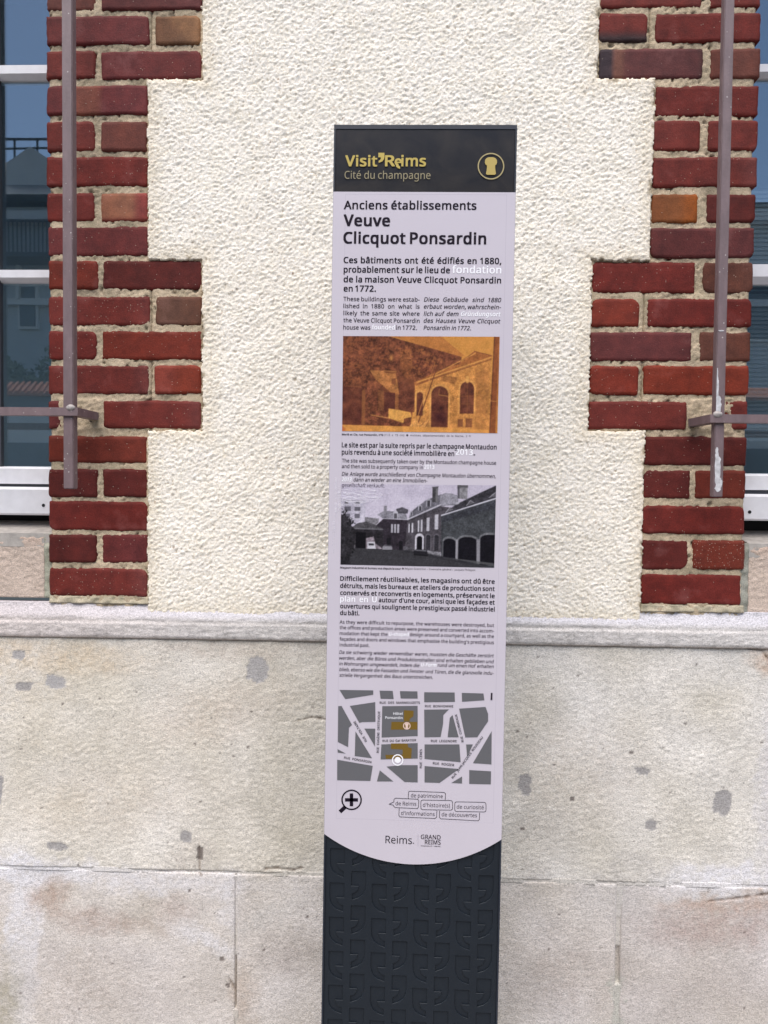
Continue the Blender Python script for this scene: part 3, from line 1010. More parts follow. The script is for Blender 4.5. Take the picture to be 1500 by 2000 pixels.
# ---- the rest of the wall around the windows (mostly outside the frame)
M['far_stucco'] = plain('roughcast_plain', (0.62, 0.57, 0.48), 0.9, var=0.08, vscale=60, bmp=0.9, bscale=140)
WT = 2.9          # window head
mb = MB()
mb.box(-3.2, 3.4, 0.0, 0.25, Z_TOP - 0.1, 6.8)
mb.box(-3.2, -1.95, 0.0, 0.25, 0, Z_TOP - 0.1)
mb.box(2.05, 3.4, 0.0, 0.25, 0, Z_TOP - 0.1)
mb.box(Lw + 0.01, Rw - 0.02, 0.02, 0.25, z_plinth, Z_TOP - 0.1)
mb.build('upper_wall', M['far_stucco'], building, BLD)
mb = MB()
mb.box(-1.95, -1.151, -0.010, 0.2, 0.0, z_plinth - 0.03)
mb.box(1.151, 2.05, -0.010, 0.2, 0.0, z_plinth - 0.03)
mb.box(-1.15, 1.15, -0.009, 0.2, 0.0, 0.098)
mb.build('plinth_end', M['stone_plain'], building, BLD)

# ---- windows
def window(side):
    x_in = lx_win + 0.01 if side < 0 else rx_win - 0.035
    x_out = -1.95 if side < 0 else 2.05
    xa_, xb_ = min(x_in, x_out), max(x_in, x_out)
    org = ((xa_ + xb_) / 2, 0.10, W(50 if side < 0 else 1480, 1008, 0.06)[1])
    win = bpy.data.objects.new('window', None)
    C.objects.link(win); win.parent = building
    win.location = Vector(org) - Vector(BLD)
    pxc = 45 if side < 0 else 1480
    YF = 0.085
    zt = lambda py, Y=YF: W(pxc, py, Y)[1]
    rails = [(127, 152), (527, 550)] if side < 0 else [(125, 148), (516, 553)]
    for (a, b) in rails:
        mb = MB()
        z1, z0 = zt(a), zt(b)
        h = z1 - z0
        mb.profile([(YF, z1), (YF, z0 + h * 0.35), (YF + 0.012, z0), (0.12, z0), (0.12, z1)], xa_, xb_)
        mb.build('glazing_rail', M['pvc'], win, org)
    mb = MB()
    z1, z0 = (zt(912, .075), zt(945, .075)) if side < 0 else (zt(926, .075), zt(957, .075))
    mb.profile([(0.075, z1 - 0.004), (0.075, z0), (0.12, z0), (0.12, z1 + 0.003), (0.084, z1)], xa_, xb_)
    mb.build('bottom_rail', M['pvc'], win, org)
    mb = MB()
    z1, z0 = (zt(951, .05), zt(1006, .05)) if side < 0 else (zt(965, .05), zt(1017, .05))
    mb.profile([(0.058, z1), (0.05, z1 - 0.006), (0.05, z0 + .004), (0.053, z0), (0.13, z0), (0.13, z1)], xa_, xb_)
    mb.build('aluminium_sill', M['pvc'], win, org)
    mb = MB()
    mb.box(xa_, xb_, 0.082, 0.118, z1 + 0.0005, z1 + 0.010)
    mb.build('sill_seal', M['gasket'], win, org)
    hx, hz = W(*((85, 987) if side < 0 else (1464, 1000)), 0.05)
    mb = MB()
    pts = [(hx + 0.0038 * math.cos(i * math.pi / 6), hz + 0.0038 * math.sin(i * math.pi / 6)) for i in range(12)]
    mb.poly(pts, 0.0493, 0.0515)
    mb.build('drain_hole', M['hole'], win, org)
    # black strip standing in for the shade in the gap under the sill
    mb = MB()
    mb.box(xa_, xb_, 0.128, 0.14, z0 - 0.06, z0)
    mb.build('sill_gap_shade', M['hole'], win, org)
    # panes
    levels = [Z_TOP + 0.1] + [0.5 * (zt(a, .105) + zt(b, .105)) for (a, b) in rails] + [0.5 * (zt(912) + zt(945))]
    for i in range(3):
        mb = MB()
        mb.box(xa_, xb_, 0.104, 0.108, levels[i + 1] + 0.0005, levels[i] - 0.0005)
        mb.build('pane', M['glass'], win, org)
    # stile
    sx = W(-10, 500, 0.095)[0] if side < 0 else W(1560, 500, 0.095)[0]
    mb = MB()
    mb.box(sx - 0.014, sx + 0.014, 0.090, 0.1035, levels[-1], Z_TOP)
    mb.build('stile', M['gasket'], win, org)
    # room behind
    mb = MB()
    v, f = box_vf(xa_ - 0.05, xb_ + 0.05, 0.122, 0.75, 0.9, Z_TOP + 0.1)
    vs = [mb.bm.verts.new(p) for p in v]
    for q in f:
        if q != (0, 1, 5, 4):
            mb.bm.faces.new([vs[i] for i in q])
    mb.build('room', M['room'], win, org)
    if side > 0:
        mb = MB()
        zz = zt(372, .12)
        zend = zt(862, .12)
        while zz > zend:
            mb.profile([(0.1215, zz), (0.1215, zz - 0.0062), (0.124, zz - 0.0062), (0.1262, zz)], xa_ + 0.002, xb_)
            zz -= 0.0098
        b = mb.build('blind', M['blind'], win, org)
        b['kind'] = 'stuff'
window(-1)
window(1)

# ------------------------------------------------------------------ window grilles
def bar_path(mb, pts, w, h):
    """square bar along a polyline lying in a horizontal plane; mitred"""
    n = len(pts)
    rings = []
    for i, p in enumerate(pts):
        d0 = (Vector(pts[i]) - Vector(pts[i - 1])).normalized() if i > 0 else None
        d1 = (Vector(pts[i + 1]) - Vector(pts[i])).normalized() if i < n - 1 else None
        d = (d0 + d1).normalized() if d0 and d1 else (d0 or d1)
        s = Vector((-d.y, d.x, 0))
        k_ = 1.0
        if d0 and d1:
            k_ = 1.0 / max(0.3, d.dot(d1))
        P = Vector(p)
        rings.append([mb.bm.verts.new(P + s * w / 2 * k_ + Vector((0, 0, h / 2))), mb.bm.verts.new(P - s * w / 2 * k_ + Vector((0, 0, h / 2))),
                      mb.bm.verts.new(P - s * w / 2 * k_ - Vector((0, 0, h / 2))), mb.bm.verts.new(P + s * w / 2 * k_ - Vector((0, 0, h / 2)))])
    for a, b in zip(rings[:-1], rings[1:]):
        for i in range(4):
            mb.bm.faces.new((a[i], a[(i + 1) % 4], b[(i + 1) % 4], b[i]))
    mb.bm.faces.new(rings[0]); mb.bm.faces.new(rings[-1][::-1])

def grille(side):
    YB = -0.105                      # front face of the bars
    if side < 0:
        x0 = W(122, 500, YB)[0]; x1 = W(142, 500, YB)[0]
        zb = W(132, 955, YB)[1]; zh = W(100, 804, YB)[1]
        lab = 'mauve-grey square bar grille of the left window, clean end on the dark red brick'
        xe = W(182, 812, 0)[0]
    else:
        x0 = W(1404, 500, YB)[0]; x1 = W(1423, 500, YB)[0]
        zb = W(1400, 971, YB)[1]; zh = W(1450, 818, YB)[1]
        lab = 'mauve-grey square bar grille of the right window, with white chipped paint near its lower end'
        xe = W(1356, 824, 0)[0]
    w = x1 - x0
    xc = (x0 + x1) / 2
    g = thing('window_grille', lab, 'window grille', (xc, YB, zb), 'iron grilles fixed in front of the two windows')
    org = (xc, YB, zb)
    for k_ in range(4):
        xx = xc + side * 0.195 * k_
        mb = MB()
        t = bmesh.new()
        v, f = box_vf(xx - w / 2, xx + w / 2, YB, YB + w, zb, Z_TOP - 0.08)
        vs = [t.verts.new(p) for p in v]
        for q in f:
            t.faces.new([vs[i] for i in q])
        bmesh.ops.bevel(t, geom=t.edges[:], offset=0.0016, segments=2, affect='EDGES')
        mb.merge(t)
        mb.build('vertical_bar', M['bar'], g, org)
    # horizontal flat bar threaded round the upright, bent back into the wall
    mb = MB()
    yb = YB - 0.006 + 0.011
    hx = xc - side * w * 0.55
    ZH = 0.0165
    bar_path(mb, [(xc + side * 1.0, yb, zh), (hx, yb, zh), (xe - side * 0.004, 0.03, zh)], 0.022, ZH)
    mb.build('horizontal_bar', M['bar'], g, org)
    t = MB()
    bm2 = bmesh.new()
    bmesh.ops.create_uvsphere(bm2, u_segments=14, v_segments=8, radius=0.0075)
    for v in bm2.verts:
        v.co = Vector((v.co.x * 1.3, v.co.y * 0.6, v.co.z * 0.8)) + Vector((xc - side * w * 0.35, YB - 0.005, zh + ZH / 2))
        v.co += Vector((random.uniform(-1, 1), random.uniform(-1, 1), random.uniform(-1, 1))) * 0.0006
    t.merge(bm2)
    t.build('weld_bead', M['weld'], g, org, True)
    if side > 0:
        # flaked patches of old white paint on the front face
        def chip(px, py, rx, ry, seed):
            rs = random.Random(seed)
            cx, cz = W(px, py, YB)
            s = (DIST + YB) / FPX
            n = 26
            pts = []
            for i in range(n):
                a = 2 * math.pi * i / n
                r_ = 1 + rs.uniform(-.28, .28)
                xx = cx + rx * s * math.copysign(abs(math.cos(a)) ** .7, math.cos(a)) * r_
                xx = min(max(xx, x0 + 0.0016), x1 - 0.0016)
                pts.append((xx, cz + ry * s * math.copysign(abs(math.sin(a)) ** .8, math.sin(a)) * (1 + rs.uniform(-.08, .08))))
            return pts
        mb = MB()
        for (px, py, rx, ry, sd_) in ((1401, 764, 2.6, 28, 1), (1403, 790, 5, 17, 2), (1401, 733, 1.4, 14, 3), (1402, 918, 5.5, 28, 4), (1403, 946, 6.5, 14, 5), (1400, 890, 3, 16, 6), (1408, 646, 5, 1.2, 7)):
            mb.poly(chip(px, py, rx, ry, sd_), YB - 0.0003 - 0.00008 * sd_, YB + 0.0005)
        c_ = mb.build('paint_chips', M['chip'], g, org)
        c_['kind'] = 'stuff'
    # rust stain cavity where the leg enters the mortar
    mb = MB()
    zc = zh
    mb.poly([(xe - 0.019, zc - 0.012), (xe + 0.006, zc - 0.013), (xe + 0.014, zc - 0.003), (xe + 0.010, zc + 0.011), (xe - 0.016, zc + 0.010)] if side < 0 else
            [(xe - 0.010, zc - 0.011), (xe + 0.022, zc - 0.014), (xe + 0.02, zc + 0.010), (xe - 0.012, zc + 0.009)], -0.0052, 0.002)
    mb.build('anchor_grout', M['grout'], g, org)
M['grout'] = plain('rusty_grout', (0.13, 0.10, 0.075), 0.95, var=0.3, vscale=150, bmp=0.8, bscale=300)
grille(-1)
grille(1)
#SIGN#
# ------------------------------------------------------------------ the information sign
YS = -0.30
AL = R(0.39)
Uv = Vector((math.cos(AL), 0, -math.sin(AL))); Vv = Vector((math.sin(AL), 0, math.cos(AL)))
P0 = at(799.5, 2000, YS)
ORG = P0 - Vv * (P0.z / math.cos(AL))
ORG.z = 0.0
ORG.y = YS
sign = thing('information_sign', 'tall dark navy sign with pale text panel, two old photographs and a street map', 'sign', tuple(ORG))
sign.rotation_euler = (0, AL, 0)

def sl(px, py):
    p = at(px, py, YS) - ORG
    return (p.dot(Uv), p.dot(Vv))

SU0, SV1 = sl(652.5, 246)
SU1, _ = sl(1010, 247.5)
SU0 = (SU0 + sl(630, 1900)[0]) / 2; SU1 = (SU1 + sl(973, 1900)[0]) / 2
mb = MB()
mb.box(SU0, SU1, 0.0, 0.045, 0.0, SV1, 0.0015)
mb.build('sign_body', M['plate'], sign)
# a thin raised edge profile round the front
mb = MB()
EW = 0.0030
mb.box(SU0, SU0 + EW, -0.0048, 0.001, 0.02, SV1)
mb.box(SU1 - EW, SU1, -0.0048, 0.001, 0.02, SV1)
mb.box(SU0 + EW, SU1 - EW, -0.0048, 0.001, SV1 - 0.0072, SV1)
mb.build('edge_profile', M['navy'], sign)

vh = sl(650, 376.5)[1]
mb = MB()
mb.box(SU0 + EW + 0.0003, SU1 - EW - 0.0003, -0.0035, 0.0005, vh + 0.0004, SV1 - 0.0076, 0.0004)
header = mb.build('header_panel', M['header'], sign)

# white panel with the round lower edge
ul, vl = sl(634.5, 1626); ur, vr = sl(979, 1637); uc, vc = sl(822, 1686)
vl = (vl + vr) / 2
half = (SU1 - SU0) / 2 - 0.0003; um = (SU0 + SU1) / 2
sag = vl - vc
rad = (half * half + sag * sag) / (2 * sag)
pts = []
for i in range(61):
    u = -half + 2 * half * i / 60
    pts.append((um + u, vc + rad - math.sqrt(rad * rad - u * u)))
pts += [(um + half, vh), (um - half, vh)]
mb = MB()
mb.poly(pts, -0.0052, 0.0005)
panel = mb.build('text_panel', M['paper'], sign)
# laminated film laid over the middle of the panel
def rect_strip(mb, u0, u1, v0, v1, w, y):
    for (a, b, c, d) in ((u0, u1, v0, v0 + w), (u0, u1, v1 - w, v1), (u0, u0 + w, v0 + w, v1 - w), (u1 - w, u1, v0 + w, v1 - w)):
        mb.box(a, b, y, -0.0051, c, d)
M['film'] = plain('film_edge', (0.49, 0.455, 0.52), 0.25)
mb = MB()
fu0, fv0 = sl(657, 1596); fu1, _ = sl(963, 1604)
rect_strip(mb, fu0, fu1, fv0, vh - 0.004, 0.0006, -0.00525)
mb.build('film_edge', M['film'], panel)

YT = -0.0056     # print layer

# ---- embossed lower plate: a sheet cut by rows of comma shapes
def comma_outline(mirror):
    P = [(0, 0), (28, 0), (28, -27), (26.5, -36), (22, -45), (14, -51), (2, -55.5), (1.5, -43.5), (8, -41), (12.5, -36), (14.5, -28.5), (0, -28.5)]
    if mirror:
        P = [(28 - x, y) for x, y in P][::-1]
    return P
def embossed_plate():
    cu = bpy.data.curves.new('plate_curve', 'CURVE')
    cu.dimensions = '2D'; cu.fill_mode = 'BOTH'; cu.extrude = 0.0012
    def spl(pts):
        s = cu.splines.new('POLY')
        s.points.add(len(pts) - 1)
        for i, p in enumerate(pts):
            s.points[i].co = (p[0], p[1], 0, 1)
        s.use_cyclic_u = True
    top = sl(800, 1600)[1]
    spl([(SU0 + EW + .0003, 0.10), (SU1 - EW - .0003, 0.10), (SU1 - EW - .0003, top), (SU0 + EW + .0003, top)])
    a0 = sl(644.2, 1722.5); a1 = sl(644.2, 1988.5); b0 = sl(686.5, 1700.2)
    a3 = sl(892, 1729.0)
    dv = (a0[1] - a1[1]) / 4.0
    du = (a3[0] - a0[0]) / 3.0
    s = dv / 66.3
    arc = lambda u: vc + rad - math.sqrt(max(1e-9, rad * rad - (u - um) ** 2))
    for row in range(-2, 13):
        for c in range(4):
            for (o, mir) in ((a0, True), (b0, False)):
                u = o[0] + du * c; v = o[1] - dv * row
                if v > top - 0.01 or v - 0.06 < 0.105 or v - 0.05 > arc(u + .014):
                    continue
                spl([(u + x * s, v + y * s) for x, y in comma_outline(mir)])
    ob = bpy.data.objects.new('plate_tmp', cu)
    C.objects.link(ob)
    dg = bpy.context.evaluated_depsgraph_get()
    me = bpy.data.meshes.new_from_object(ob.evaluated_get(dg))
    bpy.data.objects.remove(ob)
    me.transform(Matrix(((1, 0, 0, 0), (0, 0, -1, 0), (0, 1, 0, 0), (0, 0, 0, 1))))
    me.transform(Matrix.Translation((0, -0.0012, 0)))
    me.materials.clear(); me.materials.append(M['plate'])
    me.name = 'embossed_plate'
    o = bpy.data.objects.new('embossed_plate', me)
    link(o, sign)
    bm = bmesh.new(); bm.from_mesh(me); bmesh.ops.remove_doubles(bm, verts=bm.verts[:], dist=1e-6)
    bmesh.ops.recalc_face_normals(bm, faces=bm.faces[:])
    sharp = [e for e in bm.edges if len(e.link_faces) == 2 and e.calc_face_angle(0) > 0.8 and abs(e.verts[0].co.y - e.verts[1].co.y) < 1e-6 and e.verts[0].co.y < -0.002]
    bmesh.ops.bevel(bm, geom=sharp, offset=0.00045, segments=1, affect='EDGES')
    bm.to_mesh(me); bm.free()
embossed_plate()

